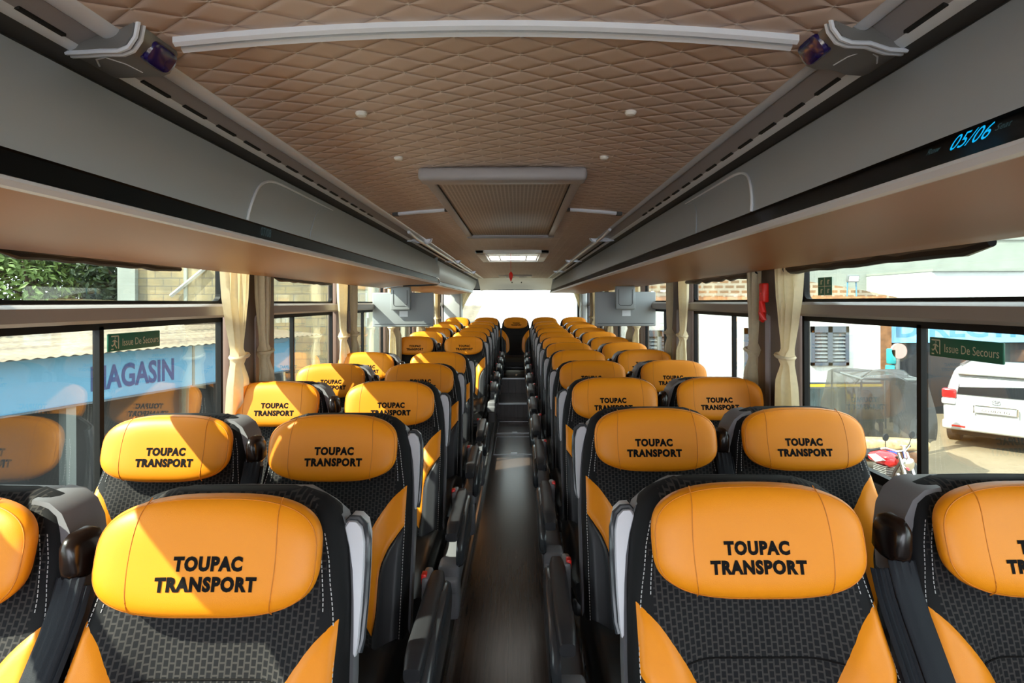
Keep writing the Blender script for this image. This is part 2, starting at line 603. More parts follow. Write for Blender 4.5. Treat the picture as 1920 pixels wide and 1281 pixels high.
# curved header over the rear window
b = MB()
prof = [(9.55, 1.915), (9.62, 1.905), (9.72, 1.87), (9.84, 1.80), (9.90, 1.745), (9.93, 1.725), (9.97, 1.73), (9.97, 1.95), (9.6, 1.95)]
secs = []
for i in range(17):
    x = -0.62 + 1.24 * i / 16
    k = abs(x / 0.62) ** 3
    secs.append([(x, y - 0.30 * k * sst((9.97 - y) / 0.3) - 0.0, zz - 0.02 * k) for y, zz in prof])
b.loft(secs)
b.build('header_panel', M['shell_white'], rw)
b = MB()
for xx in (-0.06, 0.10):
    b.disc((xx, 9.70, 1.84), (0, -1, 0.2), 0.010, 0.02, 10)
b.build('header_button', M['rack_dark_gap'], rw)
root = empty('window_%d' % (wn + 1), (0, 10.0, 1.02), kind='structure')
b = MB(); b.box(-1.12, 1.12, -0.003, 0.003, 0, 0.715); b.build('rear_pane', M['window_glass'], root, smooth=False)
b = MB()
for q in ((-1.12, 1.12, 0, 0.025), (-1.12, 1.12, 0.695, 0.72), (-1.12, -1.095, 0, 0.72), (1.095, 1.12, 0, 0.72)):
    b.box(q[0], q[1], -0.02, 0.01, q[2], q[3])
b.build('window_frame', M['rubber_black'], root, smooth=False)
# pale trim posts beside the rear window
for s in (-1, 1):
    b = MB(); b.rbox(*sorted((s * (0.93 if s < 0 else 1.12), s * 1.22)), 9.55, 9.94, 0.9, 1.70, 0.03, 3)
    o = b.build('rear_post', M['rear_grey'], rw)

# ------------------------------------------------------------------ luggage racks
# section of each rack: (distance from centre line, height)
SEC = {
    1: dict(c0=(0.530, 1.904), c1=(0.572, 1.905), c2=(0.622, 1.896), c3=(0.642, 1.891), c4=(0.656, 1.882), p=(0.602, 1.713), l0=(0.575, 1.670), l1=(0.578, 1.656), u=(1.12, 1.6355)),
    -1: dict(c0=(0.530, 1.895), c1=(0.572, 1.897), c2=(0.622, 1.8955), c3=(0.642, 1.892), c4=(0.656, 1.880), p=(0.628, 1.707), l0=(0.630, 1.671), l1=(0.634, 1.657), u=(1.12, 1.6245)),
}
def strip(prof, s, ya, yb, n=1):
    """open strip of a side profile swept along the bus"""
    return [[(s * a, ya + (yb - ya) * k / n, h) for a, h in prof] for k in range(n + 1)]
def rack(s, ya, yb, label, scale_lip=0.0):
    c = SEC[s]
    root = empty('luggage_rack', (0, ya, 0), label=label, cat='luggage rack', group='overhead luggage racks')
    LY = yb - ya
    def part(name, prof, mt, y_a=0.0, y_b=LY, thick=None, n=1):
        b = MB()
        b.loft(strip(prof, s, y_a, y_b, n), closed=False)
        return b.build(name, M[mt], root)
    # front panel: bowed sheet between the painted shade band and the black band
    p0, p1 = c['c4'], c['p']
    pan = []
    for k in range(11):
        f = k / 10
        bow = 0.022 * math.sin(PI * f)
        pan.append((p0[0] + (p1[0] - p0[0]) * f ** 1.5 - bow * 0.9 - scale_lip * f, p0[1] - 0.012 + (p1[1] - p0[1] + 0.012) * f))
    part('front_panel', pan, 'rack_grey')
    part('shadow_gap', [c['c3'], (c['c4'][0] + 0.012, c['c4'][1] - 0.002), (c['c4'][0], c['c4'][1] - 0.012)], 'rack_dark_gap')  # dark strip: the soft shade above the panel is put into its colour
    lp = (c['l0'][0] - scale_lip, c['l0'][1]); pp = (pan[-1][0], pan[-1][1])
    part('number_band', [pp, (pp[0] + 0.003, pp[1] - 0.003), (lp[0] + 0.004, lp[1] + 0.002), lp], 'band_black')
    l1 = (c['l1'][0] - scale_lip, c['l1'][1])
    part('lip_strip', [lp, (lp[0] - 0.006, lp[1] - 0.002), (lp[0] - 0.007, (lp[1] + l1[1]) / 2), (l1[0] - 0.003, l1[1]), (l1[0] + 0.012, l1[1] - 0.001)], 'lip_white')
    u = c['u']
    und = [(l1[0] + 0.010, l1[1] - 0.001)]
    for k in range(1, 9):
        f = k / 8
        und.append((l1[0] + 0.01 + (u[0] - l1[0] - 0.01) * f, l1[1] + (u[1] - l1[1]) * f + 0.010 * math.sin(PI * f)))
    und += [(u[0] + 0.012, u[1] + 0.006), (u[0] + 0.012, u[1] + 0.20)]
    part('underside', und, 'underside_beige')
    # closing boards at both ends and a back so that no light leaks through
    b = MB()
    ring = [p0] + pan[1:] + [lp, l1] + und[1:] + [(u[0], 1.95), (p0[0], 1.95)]
    for yy in (0.002, LY - 0.002):
        b.add([(s * a, yy, h) for a, h in ring], [list(range(len(ring)))])
    b.build('end_board', M['rack_grey'], root, smooth=False)
    return root, pan, lp, pp
rackR, panR, lpR, ppR = rack(1, Y0 + 0.3, 9.5, 'long grey luggage rack above the windows facing the white car')
rackL, panL, lpL, ppL = rack(-1, Y0 + 0.3, 4.80, 'grey luggage rack with sunlit orange underside above the shop sign windows')
rackB, panB, lpB, ppB = rack(-1, 4.92, 9.5, 'short grey luggage rack beyond the rounded rack end, above the sunlit rear seats', -0.09)

# rounded dark end trim where the long rack stops
b = MB()
pts = [(-0.632, 4.62, 1.708), (-0.632, 4.74, 1.708), (-0.632, 4.83, 1.698), (-0.636, 4.87, 1.672), (-0.66, 4.875, 1.655), (-0.80, 4.875, 1.648), (-0.95, 4.87, 1.645)]
b.tube(pts, 0.007, 8)
o = b.build('end_trim', M['gloss_grey'], rackL)
o.matrix_parent_inverse = Matrix.Translation((0, -(Y0 + 0.3), 0))
b = MB(); b.rbox(-0.70, -0.635, 4.805, 4.90, 1.662, 1.71, 0.02, 3)
o = b.build('end_cap', M['lip_white'], rackL); o.matrix_parent_inverse = Matrix.Translation((0, -(Y0 + 0.3), 0))

# seam outlines of the panel joint: a pale arc rising from the band, then running back under the painted shade band
def panel_pt(pan, s, f):
    f = f * 10
    i = min(9, int(f)); q = f - i
    a = pan[i][0] * (1 - q) + pan[i + 1][0] * q; h = pan[i][1] * (1 - q) + pan[i + 1][1] * q
    return a, h
for s, pan, root, ya, yb in ((-1, panL, rackL, 1.40, 2.10), (1, panR, rackR, 1.33, 2.00)):
    b = MB(); pts = []
    for k in range(13):
        f = 1 - 0.86 * math.sin(k / 12 * PI / 2)
        a, h = panel_pt(pan, s, f)
        pts.append((s * (a - 0.003), ya + 0.24 * (1 - math.cos(k / 12 * PI / 2)), h))
    for k in range(1, 9):
        a, h = panel_pt(pan, s, 0.14)
        pts.append((s * (a - 0.003), ya + 0.24 + (yb - ya - 0.24) * k / 8, h))
    b.tube(pts, [0.0035] * 13 + [0.003 - 0.0002 * k for k in range(8)], 6)
    o = b.build('joint_strip', M['lip_white'], root); o.matrix_parent_inverse = Matrix.Translation((0, -(Y0 + 0.3), 0))
    b = MB(); pts = []
    for k in range(11):
        f = 1 - 0.8 * math.sin(k / 10 * PI / 2)
        a, h = panel_pt(pan, s, f)
        pts.append((s * (a - 0.0015), ya + 0.42 + 0.22 * (1 - math.cos(k / 10 * PI / 2)), h))
    b.tube(pts, 0.0018, 6)
    o = b.build('joint_strip', M['rack_grey'], root); o.matrix_parent_inverse = Matrix.Translation((0, -(Y0 + 0.3), 0))

# seat number displays in the black bands
def band_text(root, s, pp, lp, yc, txt, width, height, mt, name='seat_number'):
    vs, fs = fit_text(txt, width, height, 0.0005, 0.0)
    c = Vector((s * (pp[0] + lp[0]) / 2, yc, (pp[1] + lp[1]) / 2))
    up = Vector((s * (pp[0] - lp[0]), 0, pp[1] - lp[1])).normalized()
    al = Vector((0, -s, 0))
    nr = al.cross(up)
    b = MB()
    b.add([c + al * v.x + up * v.y + nr * 0.005 for v in vs], fs)
    o = b.build(name, M[mt], root, smooth=False)
    o.matrix_parent_inverse = Matrix.Translation((0, -(Y0 + 0.3), 0))
band_text(rackR, 1, ppR, lpR, 0.665, '05/06', 0.058, 0.024, 'blue_display')
band_text(rackR, 1, ppR, lpR, 0.725, 'Row', 0.022, 0.010, 'dim_display', 'display_caption')
band_text(rackR, 1, ppR, lpR, 0.620, 'Seat', 0.020, 0.010, 'dim_display', 'display_caption')
band_text(rackL, -1, ppL, lpL, 1.50, '07/08', 0.060, 0.022, 'dim_display')

# ------------------------------------------------------------------ grab rails with brackets along the ceiling edge
for s, lab in ((1, 'pale grab rail with slotted air strip along the ceiling edge, white-car side'), (-1, 'pale grab rail with slotted air strip along the ceiling edge, shop-sign side')):
    c = SEC[s]
    root = empty('grab_rail', (0, 0, 0), label=lab, cat='grab rail', group='ceiling grab rails')
    b = MB()
    b.loft(strip([(c['c0'][0] - 0.012, c['c0'][1] + 0.012), (c['c0'][0] - 0.004, c['c0'][1] + 0.006), (c['c0'][0] + 0.004, c['c0'][1] + 0.010)], s, Y0, 9.5), False)
    b.build('shadow_line', M['gap_black'], root)  # black line in the gap along the ceiling edge
    b = MB()
    xm = (c['c0'][0] + c['c1'][0]) / 2; hw = (c['c1'][0] - c['c0'][0]) / 2
    prof = [(xm - hw * math.cos(PI * k / 8), c['c0'][1] + 0.004 - 0.010 * math.sin(PI * k / 8) + (c['c1'][1] - c['c0'][1]) * k / 8) for k in range(9)]
    b.loft(strip(prof, s, Y0, 9.5), False)
    b.build('rail', M['bright_rail'], root)
    b = MB()
    b.loft(strip([c['c1'], (c['c1'][0] + 0.004, c['c1'][1] + 0.003), (c['c2'][0] - 0.004, c['c2'][1] + 0.002), c['c2']], s, Y0, 9.5), False)
    b.build('air_strip', M['duct_grey'], root)
    slots = []
    for y_a, y_b, st, ln, wd in ((-0.5, 2.6, 0.125, 0.078, 0.006), (3.7, 6.6, 0.06, 0.035, 0.012)):
        b = MB()
        b.box(*sorted((s * (c['c2'][0] - wd), s * (c['c2'][0] + 0.001))), 0, ln, c['c2'][1] - 0.002, c['c2'][1] + 0.004)
        me = b.mesh('air_slot', M['gap_black'], False)
        yy = y_a
        while yy < y_b:
            o = bpy.data.objects.new('air_slot', me); COL.objects.link(o); o.parent = root; o.location = (0, yy, 0)
            yy += st
    b = MB()
    b.loft(strip([c['c2'], (c['c2'][0] + 0.006, c['c2'][1] - 0.004), (c['c3'][0], c['c3'][1] - 0.002), (c['c3'][0] + 0.004, c['c3'][1] + 0.004)], s, Y0, 9.5), False)
    b.build('edge_strip', M['lip_white'], root)
    # slim bright hand rail standing off below, from mid-bus to the rear
    b = MB()
    b.tube([(s * 0.545, 3.05, c['c0'][1] - 0.012), (s * 0.545, 3.3, c['c0'][1] - 0.022), (s * 0.545, 7.3, c['c0'][1] - 0.022)], 0.009, 8)
    b.build('hand_rail', M['bright_rail'], root)
    # brackets
    for k, yc in enumerate((0.87, 3.55, 5.35, 7.2)):
        big = k == 0
        sc = 1.0 if big else 0.75
        hw = 0.052 if big else 0.020
        # L-shaped shell: from the rack edge inwards under the rail, then upwards to the ceiling
        prof = [(c['c3'][0] + 0.008, c['c3'][1] - 0.002), (c['c2'][0] - 0.01, c['c2'][1] - 0.012), (c['c1'][0], c['c1'][1] - 0.019), (c['c0'][0] + 0.004, c['c0'][1] - 0.024), (c['c0'][0] - 0.016, c['c0'][1] - 0.022), (c['c0'][0] - 0.030, c['c0'][1] - 0.010), (c['c0'][0] - 0.036, c['c0'][1] + 0.012), (c['c0'][0] + 0.03, c['c0'][1] + 0.012), (c['c3'][0], c['c3'][1] + 0.008)]
        skew = lambda a: 0.42 * (a - c['c0'][0]) if big else 0.0
        b = MB()
        secs = []
        for q, ins in ((-1, 0.006), (-0.8, 0.0), (0.8, 0.0), (1, 0.006)):
            cx = sum(p[0] for p in prof) / len(prof); cz = sum(p[1] for p in prof) / len(prof)
            secs.append([(s * (p[0] + (cx - p[0]) * ins * 12), yc + q * hw + skew(p[0]), p[1] + (cz - p[1]) * ins * 12) for p in prof])
        b.loft(secs)
        br = b.build('bracket', M['bracket_silver'] if big else M['steel'], root)
        # bright double ridge along the front edge
        b = MB()
        for dy in (0.0, -0.012):
            b.tube([(s * p[0], yc - hw + (0.002 if dy else 0.013) + skew(p[0]), p[1] - 0.002) for p in prof[:7]], 0.0035, 6)
        b.build('bracket_ridge', M['bright_rail'], br)
        if big:
            # violet lens on the inner end
            b = MB()
            n0 = Vector((-s * 0.80, -0.15, -0.58)).normalized()
            up_ = Vector((-s * 0.58, 0, 0.80)); al = Vector((0, 1, 0))
            cc = Vector((s * (c['c0'][0] - 0.022), yc + 0.002, c['c0'][1] - 0.012))
            secs = []
            for d, q in ((-0.012, 1.0), (0.004, 1.0), (0.008, 0.9), (0.0095, 0.6)):
                secs.append([tuple(cc + n0 * d + al * (0.030 * q * math.copysign(abs(math.cos(a)) ** 0.5, math.cos(a))) + up_ * (0.019 * q * math.copysign(abs(math.sin(a)) ** 0.5, math.sin(a)))) for a in [2 * PI * j / 24 for j in range(24)]])
            b.loft(secs)
            b.build('lens', M['violet_cap'], br)
            # plate outline under the bracket
            b = MB()
            b.tube([(s * 0.632, yc + 0.045, c['c2'][1] - 0.009), (s * 0.612, yc + 0.012, c['c2'][1] - 0.0125), (s * 0.588, yc - 0.002, c['c1'][1] - 0.0165), (s * 0.568, yc + 0.016, c['c1'][1] - 0.0195), (s * 0.562, yc + 0.045, c['c1'][1] - 0.0205)], 0.0015, 6)
            b.build('plate_line', M['bright_rail'], br)

# ------------------------------------------------------------------ ceiling fittings
gz = 1.912
root = empty('air_grille', (0, 2.55, gz), label='large square perforated air grille in the quilted ceiling', cat='ceiling grille')
b = MB()
b.rbox(-0.225, 0.225, -0.72, 0.80, -0.012, 0.012, 0.005, 2)
m = bpy.data.materials.new('perforated_grille'); t = NT(m)
x, y, z, ob = t.xyz()
hx = t.m('LESS_THAN', t.m('ABSOLUTE', t.m('SUBTRACT', t.m('FRACT', t.m('DIVIDE', x, 0.014)), 0.5)), 0.30)
hy = t.m('LESS_THAN', t.m('ABSOLUTE', t.m('SUBTRACT', t.m('FRACT', t.m('DIVIDE', y, 0.02)), 0.5)), 0.36)
hole = t.m('MULTIPLY', hx, hy)
t.t.links.new(t.mix(hole, (0.42, 0.36, 0.33), (0.24, 0.20, 0.18)), t.b.inputs['Base Color'])
t.b.inputs['Roughness'].default_value = 0.5
t.bump(t.m('SUBTRACT', 1.0, hole), 0.8, 0.004)
MATS['perforated_grille'] = m
b.build('grille_panel', m, root)
b = MB()
for q in ((-0.265, 0.265, -0.80, -0.715), (-0.262, 0.262, 0.795, 0.83)):
    b.rbox(q[0], q[1], q[2], q[3], -0.030, 0.012, 0.014, 4)
b.rbox(-0.258, -0.225, -0.73, 0.81, -0.022, 0.012, 0.006, 3)
b.rbox(0.225, 0.258, -0.73, 0.81, -0.022, 0.012, 0.006, 3)
b.build('grille_frame', M['duct_grey'], root)
b = MB()
b.box(-0.226, -0.222, -0.71, 0.79, -0.015, -0.008); b.box(0.222, 0.226, -0.71, 0.79, -0.015, -0.008)
b.build('frame_gap', M['gap_black'], root, smooth=False)

root = empty('roof_hatch', (0, 5.05, 1.915), label='bright roof hatch with slatted opening behind the air grille', cat='roof hatch')
b = MB()
for q in ((-0.30, 0.30, -0.50, -0.44), (-0.30, 0.30, 0.44, 0.50), (-0.30, -0.23, -0.5, 0.5), (0.23, 0.30, -0.5, 0.5)):
    b.rbox(q[0], q[1], q[2], q[3], -0.020, 0.012, 0.006, 2)
b.build('hatch_frame', M['clear_white'], root)
b = MB(); b.box(-0.235, 0.235, -0.44, 0.44, 0.0, 0.01)
b.build('hatch_lid', M['gloss_grey'], root, smooth=False)
mat('hatch_skylight', (0.8, 0.8, 0.78), 0.4, emit=(1.0, 0.97, 0.9), estr=0.9)  # pane glow stands in for daylight, as the roof above is closed
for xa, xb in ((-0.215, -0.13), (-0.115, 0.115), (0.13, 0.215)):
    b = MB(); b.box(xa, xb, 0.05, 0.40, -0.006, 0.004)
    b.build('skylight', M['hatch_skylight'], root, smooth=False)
b = MB()
for k in range(14):
    xx = -0.06 + 0.12 * k / 13
    b.box(xx - 0.0015, xx + 0.0015, 0.05, 0.40, -0.011, -0.004)
b.build('hatch_slat', M['rack_dark_gap'], root, smooth=False)

# second, smaller hatch just before the header
root = empty('vent_lamp', (0, 8.9, 1.915), label='small pale vent plate in the ceiling before the rear header', cat='ceiling vent')
b = MB(); b.rbox(-0.26, 0.26, -0.2, 0.2, -0.016, 0.01, 0.008, 2); b.build('vent_plate', M['clear_white'], root)
b = MB()
for xx in (-0.14, 0.06):
    b.box(xx, xx + 0.12, -0.12, 0.12, -0.02, -0.012)
b.build('vent_slot', M['gloss_grey'], root, smooth=False)

# red charm on a thread
root = empty('hanging_charm', (-0.012, 4.56, 1.70), label='small red charm hanging on a thread under the roof hatch', cat='charm')
b = MB(); b.tube([(0, 0, 0.045), (0, 0, 0.20)], 0.0015, 6); b.build('thread', M['red_plastic'], root)
b = MB(); b.tube([(0, 0, 0.048), (0, 0, 0.035), (0, 0, 0.015), (0, 0, -0.005), (0, 0, -0.03)], [0.003, 0.014, 0.018, 0.012, 0.002], 10); b.build('bead', M['red_plastic'], root)

# ------------------------------------------------------------------ television sets hung from the racks (backs towards the camera)
def tv(x, y, zt, label):
    root = empty('television', (x, y, zt), label=label, cat='television', group='televisions hanging from the racks')
    b = MB(); b.rbox(-0.27, 0.27, 0.0, 0.035, -0.305, 0.0, 0.008, 3)
    b.build('back_cover', M['tv_grey'], root)
    b = MB(); b.box(-0.25, 0.25, -0.003, 0.0, -0.283, -0.2795); b.build('seam_groove', M['gloss_grey'], root, smooth=False)
    b = MB(); b.rbox(-0.095, 0.075, -0.055, 0.002, -0.155, 0.05, 0.008, 3)
    mo = b.build('mount', M['tv_grey'], root)
    b = MB()
    for sg in (-1, 1):
        b.box(-0.01 + sg * 0.06 - 0.002, -0.01 + sg * 0.06 + 0.002, -0.0575, -0.054, -0.10, 0.02)
    b.tube([(-0.07 + 0.02 * (1 - math.cos(a)) if a < PI / 2 + .01 else 0, -0.056, -0.10 - 0.02 * math.sin(a)) for a in (0, 0.4, 0.8, 1.2, 1.57)] + [(0.03 + 0.02 * math.sin(a), -0.056, -0.10 - 0.02 * math.cos(a)) for a in (0, 0.4, 0.8, 1.2, 1.57)], 0.002, 6)
    b.build('mount_groove', M['gloss_grey'], mo)
    b = MB(); b.box(-0.03, 0.045, -0.0015, 0.0, -0.215, -0.165); b.build('rating_label', M['lip_white'], root, smooth=False)
tv(1.0, 5.0, 1.59, 'grey television back hanging from the rack on the white-car side')
tv(-0.98, 5.0, 1.59, 'sunlit grey television back hanging before the rounded rack end')

# ------------------------------------------------------------------ emergency exit signs on the glass
def exit_sign(s, ya, yb, zt, zb, label):
    L = abs(yb - ya); H = zt - zb
    root = empty('exit_sign', (s * (AW - 0.006), (ya + yb) / 2, (zt + zb) / 2), label=label, cat='exit sign', group='green emergency exit signs')
    b = MB(); b.rbox(*sorted((0.0, -s * 0.007)), -L / 2, L / 2, -H / 2, H / 2, 0.003, 2)
    b.build('plate', M['green_sign'], root)
    def place(vs, cx, cz):
        return [(-s * (0.0076 + v.z), (v.x + cx) * -s, v.y + cz) for v in vs]
    vs, fs = fit_text('Issue De Secours', L * 0.72, H * 0.42, 0.0004, 0.0)
    b = MB(); b.add(place(vs, L * 0.10, -0.001), fs); b.build('lettering', M['sign_cream'], root, smooth=False)
    # running figure in a doorway
    b = MB()
    q = H * 0.36
    def quad(x0, z0, x1, z1, wd):
        d = Vector((x1 - x0, z1 - z0)); n = Vector((-d.y, d.x)).normalized() * wd / 2
        b.add([(-s * 0.0078, -s * (px - L * 0.395), pz) for px, pz in ((x0 + n.x, z0 + n.y), (x1 + n.x, z1 + n.y), (x1 - n.x, z1 - n.y), (x0 - n.x, z0 - n.y))], [(0, 1, 2, 3)])
    quad(-q * .8, q, q * .8, q, q * .2); quad(q * .8, q, q * .8, -q, q * .2); quad(-q * .8, -q, -q * .3, -q, q * .18)
    quad(0, q * .45, -q * .1, -q * .2, q * .35); quad(-q * .1, -q * .2, q * .4, -q * .9, q * .2); quad(-q * .1, -q * .2, -q * .6, -q * .55, q * .2)
    quad(-q * .6, -q * .55, -q * .75, -q * .3, q * .15); quad(0, q * .4, q * .5, q * .05, q * .16); quad(0, q * .4, -q * .55, q * .2, q * .16); quad(-q * .05, q * .72, q * .15, q * .72, q * .2)
    b.build('running_figure', M['sign_cream'], root, smooth=False)
exit_sign(-1, 1.805, 2.065, 1.402, 1.344, 'green emergency exit sign on the glass above the shop sign letters')
exit_sign(1, 1.67, 1.416, 1.394, 1.338, 'green emergency exit sign on the glass above the white car')

# green four-picture sticker on the upper pane
root = empty('window_sticker', (AW - 0.005, 2.25, 1.56), label='square green sticker with four pictograms on the upper glass near the red hammer', cat='sticker')
b = MB(); b.box(-0.002, 0, -0.050, 0.050, -0.036, 0.036); b.build('sheet', M['green_sign'], root, smooth=False)
b = MB()
b.box(-0.003, -0.0022, -0.001, 0.001, -0.034, 0.034); b.box(-0.003, -0.0022, -0.048, 0.048, -0.001, 0.001)
for cy_, cz_ in ((-0.025, 0.018), (0.025, 0.018), (-0.025, -0.018), (0.025, -0.018)):
    b.box(-0.003, -0.0022, cy_ - 0.003, cy_ + 0.004, cz_ - 0.010, cz_ + 0.004); b.box(-0.003, -0.0022, cy_ - 0.010, cy_ + 0.003, cz_ + 0.003, cz_ + 0.007)
b.build('pictogram', M['sign_cream'], root, smooth=False)

# red emergency hammer on the pillar
root = empty('emergency_hammer', (1.185, 2.59, 1.50), label='red emergency hammer hung on the brown pillar beside a curtain', cat='hammer')
b = MB(); b.rbox(-0.022, 0.008, -0.024, 0.024, -0.005, 0.085, 0.008, 3); b.build('holder', M['red_plastic'], root)
b = MB(); b.tube([(-0.012, 0, 0.04), (-0.016, 0.0, 0.0), (-0.016, -0.004, -0.05), (-0.016, -0.006, -0.085), (-0.016, -0.004, -0.095)], [0.014, 0.014, 0.018, 0.017, 0.006], 10); b.build('handle', M['red_plastic'], root)

# dark roller blinds just under the racks, and curtain rails
for s, ya, yb, lab in ((1, 1.35, 2.45, 'rolled dark blind under the rack above the white car'), (1, 2.68, 3.8, 'rolled dark blind under the rack, second window beyond the red hammer'), (-1, 1.33, 2.05, 'rolled dark blind under the rack over the trees'), (-1, 2.85, 3.7, 'rolled dark blind under the rack beyond the curtained pillar')):
    b = MB()
    n = 14
    pts = [(s * (1.185), ya + (yb - ya) * k / n, SEC[s]['u'][1] + 0.006 - 0.010 * abs(math.sin(k * 1.9)) * (1 if s > 0 else 0.6)) for k in range(n + 1)]
    rr = [0.016 + 0.008 * abs(math.sin(k * 1.3 + ya)) if s > 0 else 0.013 + 0.003 * abs(math.sin(k)) for k in range(n + 1)]
    rr[0] *= 0.5; rr[-1] *= 0.5
    b.tube(pts, rr, 10)
    tag(b.build('window_blind', M['dark_plastic']), lab, 'blind', 'rolled window blinds')

# ------------------------------------------------------------------ curtains: gathered, tied at the waist
def curtain_mesh(seed, wt=0.20, ww=0.075, wb=0.17, lean=0.0):
    rnd = random.Random(seed)
    ph = rnd.random() * 6
    def wid(z):   # z from 0 (top, 1.66) down to bottom 0.92
        return interp([(0.92, wb), (1.02, wb * 1.02), (1.15, wb * 0.86), (1.235, ww * 1.15), (1.27, ww), (1.30, ww * 1.1), (1.40, (ww + wt) / 2), (1.52, wt * 0.93), (1.68, wt)], z)
    nz = 34; nx = 40
    b = MB()
    def fn(off):
        def f(u, v):
            z = 1.68 - 0.76 * v
            wd = wid(z)
            yy = (u - 0.5) * wd + lean * sst((1.68 - z) / 0.4)
            depth = 0.019 * (0.55 + 0.45 * min(1, wd / wt)) + (0.012 if abs(z - 1.27) < 0.02 else 0)
            fold = math.sin(u * 2 * PI * 4.2 + ph + 0.8 * math.sin(3 * v + ph)) * 0.75 + 0.35 * math.sin(u * 2 * PI * 9 + 2 * ph)
            bulge = 0.025 * math.sin(PI * u) + 0.02 * sst((1.24 - z) / 0.08) * math.sin(PI * u)
            return (depth * fold + bulge + off, yy, z)
        return f
    b.grid(fn(0.0), nx, nz)
    me = b.mesh('curtain', M['curtain_cream'], True, 70)
    b = MB()
    n = 20
    ring = [(0.018 + 0.034 * math.cos(2 * PI * k / n), (ww / 2 + 0.008) * math.sin(2 * PI * k / n) + lean, 1.268 + 0.008 * math.sin(2 * PI * k / n)) for k in range(n)]
    b.tube(ring, 0.008, 6, True)
    tb = b.mesh('tieback', M['curtain_cream'], True)
    return me, tb
CURT = [curtain_mesh(k) for k in (1, 2, 3)]
def curtain(s, y, k, label, sx=1.0):
    me, tb = CURT[k % 3]
    o = bpy.data.objects.new('curtain', me); COL.objects.link(o)
    t_ = bpy.data.objects.new('tieback', tb); COL.objects.link(t_); t_.parent = o
    o.location = (s * 1.195, y, 0)
    o.scale = (-s, sx, 1)
    tag(o, label, 'curtain', 'cream curtains tied beside the windows')
ords = ['first', 'second', 'third', 'fourth', 'fifth', 'sixth', 'seventh']
for s, who in ((-1, 'shop-sign side'), (1, 'white-car side')):
    ps = [p for p in PILL[s] if p > 0.9]
    for i, p in enumerate(ps):
        if i > 0:
            curtain(s, p - 0.265, i, 'cream tied curtain in front of the %s pillar on the %s' % (ords[i - 1], who))
        if 0 < i < 6:
            curtain(s, p + (0.07 if s > 0 else -0.01), i + 1, ('cream tied curtain just beyond the %s pillar on the %s' % (ords[i - 1], who)) if i else 'cream tied curtain by the first seats on the %s' % who, 0.6 if s > 0 else 0.75)
# pair at the rear window
for s, who in ((-1, 'over the sunlit corner seat'), (1, 'over the shaded corner seat')):
    b = MB()
    b.grid(lambda u, v: (s * ((1.0 if s < 0 else 1.16) - (0.26 if s < 0 else 0.16) * (1 - v) ** 1.6 * (u) + 0.0) , 9.9 - 0.02 - 0.012 * math.sin(u * 20), 1.72 - 0.62 * v), 30, 16)
    tag(b.build('rear_curtain', M['curtain_cream']), 'cream curtain swept aside at the rear window %s' % who, 'curtain', 'rear window curtains')
# ------------------------------------------------------------------ coach seats
# local frame: origin on the platform under the headrest front, facing -Y; s = side of the aisle (+1 / -1)
HZ = 1.0                      # headrest centre
def y_mid(z):
    return 0.045 + (z - 1.0) * 0.27
def y_front(x, z):
    return y_mid(z) - 0.050 * sst((0.93 - z) / 0.22) * sst((abs(x) - 0.085) / 0.095)
def half_w(z):
    return interp([(0.38, 0.235), (0.75, 0.236), (0.90, 0.228), (0.98, 0.217), (1.02, 0.206), (1.05, 0.192), (1.07, 0.165), (1.082, 0.12)], z)
def surf(x, z):
    """front skin with rounded outer edges"""
    wd = half_w(z); r = 0.030
    y = y_front(x, z)
    d = abs(x) - (wd - r)
    if d > 0:
        d = min(d, r * 0.999)
        y += r - math.sqrt(r * r - d * d)
    k = sst((z - 1.03) / 0.06)
    return y + 0.03 * k * k
PILLOW_A, PILLOW_B = 0.195, 0.0945
def pillow_R(x, z):
    return ((abs(x) / PILLOW_A) ** 3.2 + (abs(z) / (PILLOW_B * (1 - 0.06 * (x / PILLOW_A) ** 2))) ** 3.2) ** (1 / 3.2)
def pillow_y(x, z):
    r = min(1.0, pillow_R(x, z))
    return y_mid(HZ + z) - 0.032 - 0.030 * math.sqrt(max(0.0, 1 - r ** 5.5)) - 0.010 * (abs(x) / PILLOW_A) ** 2

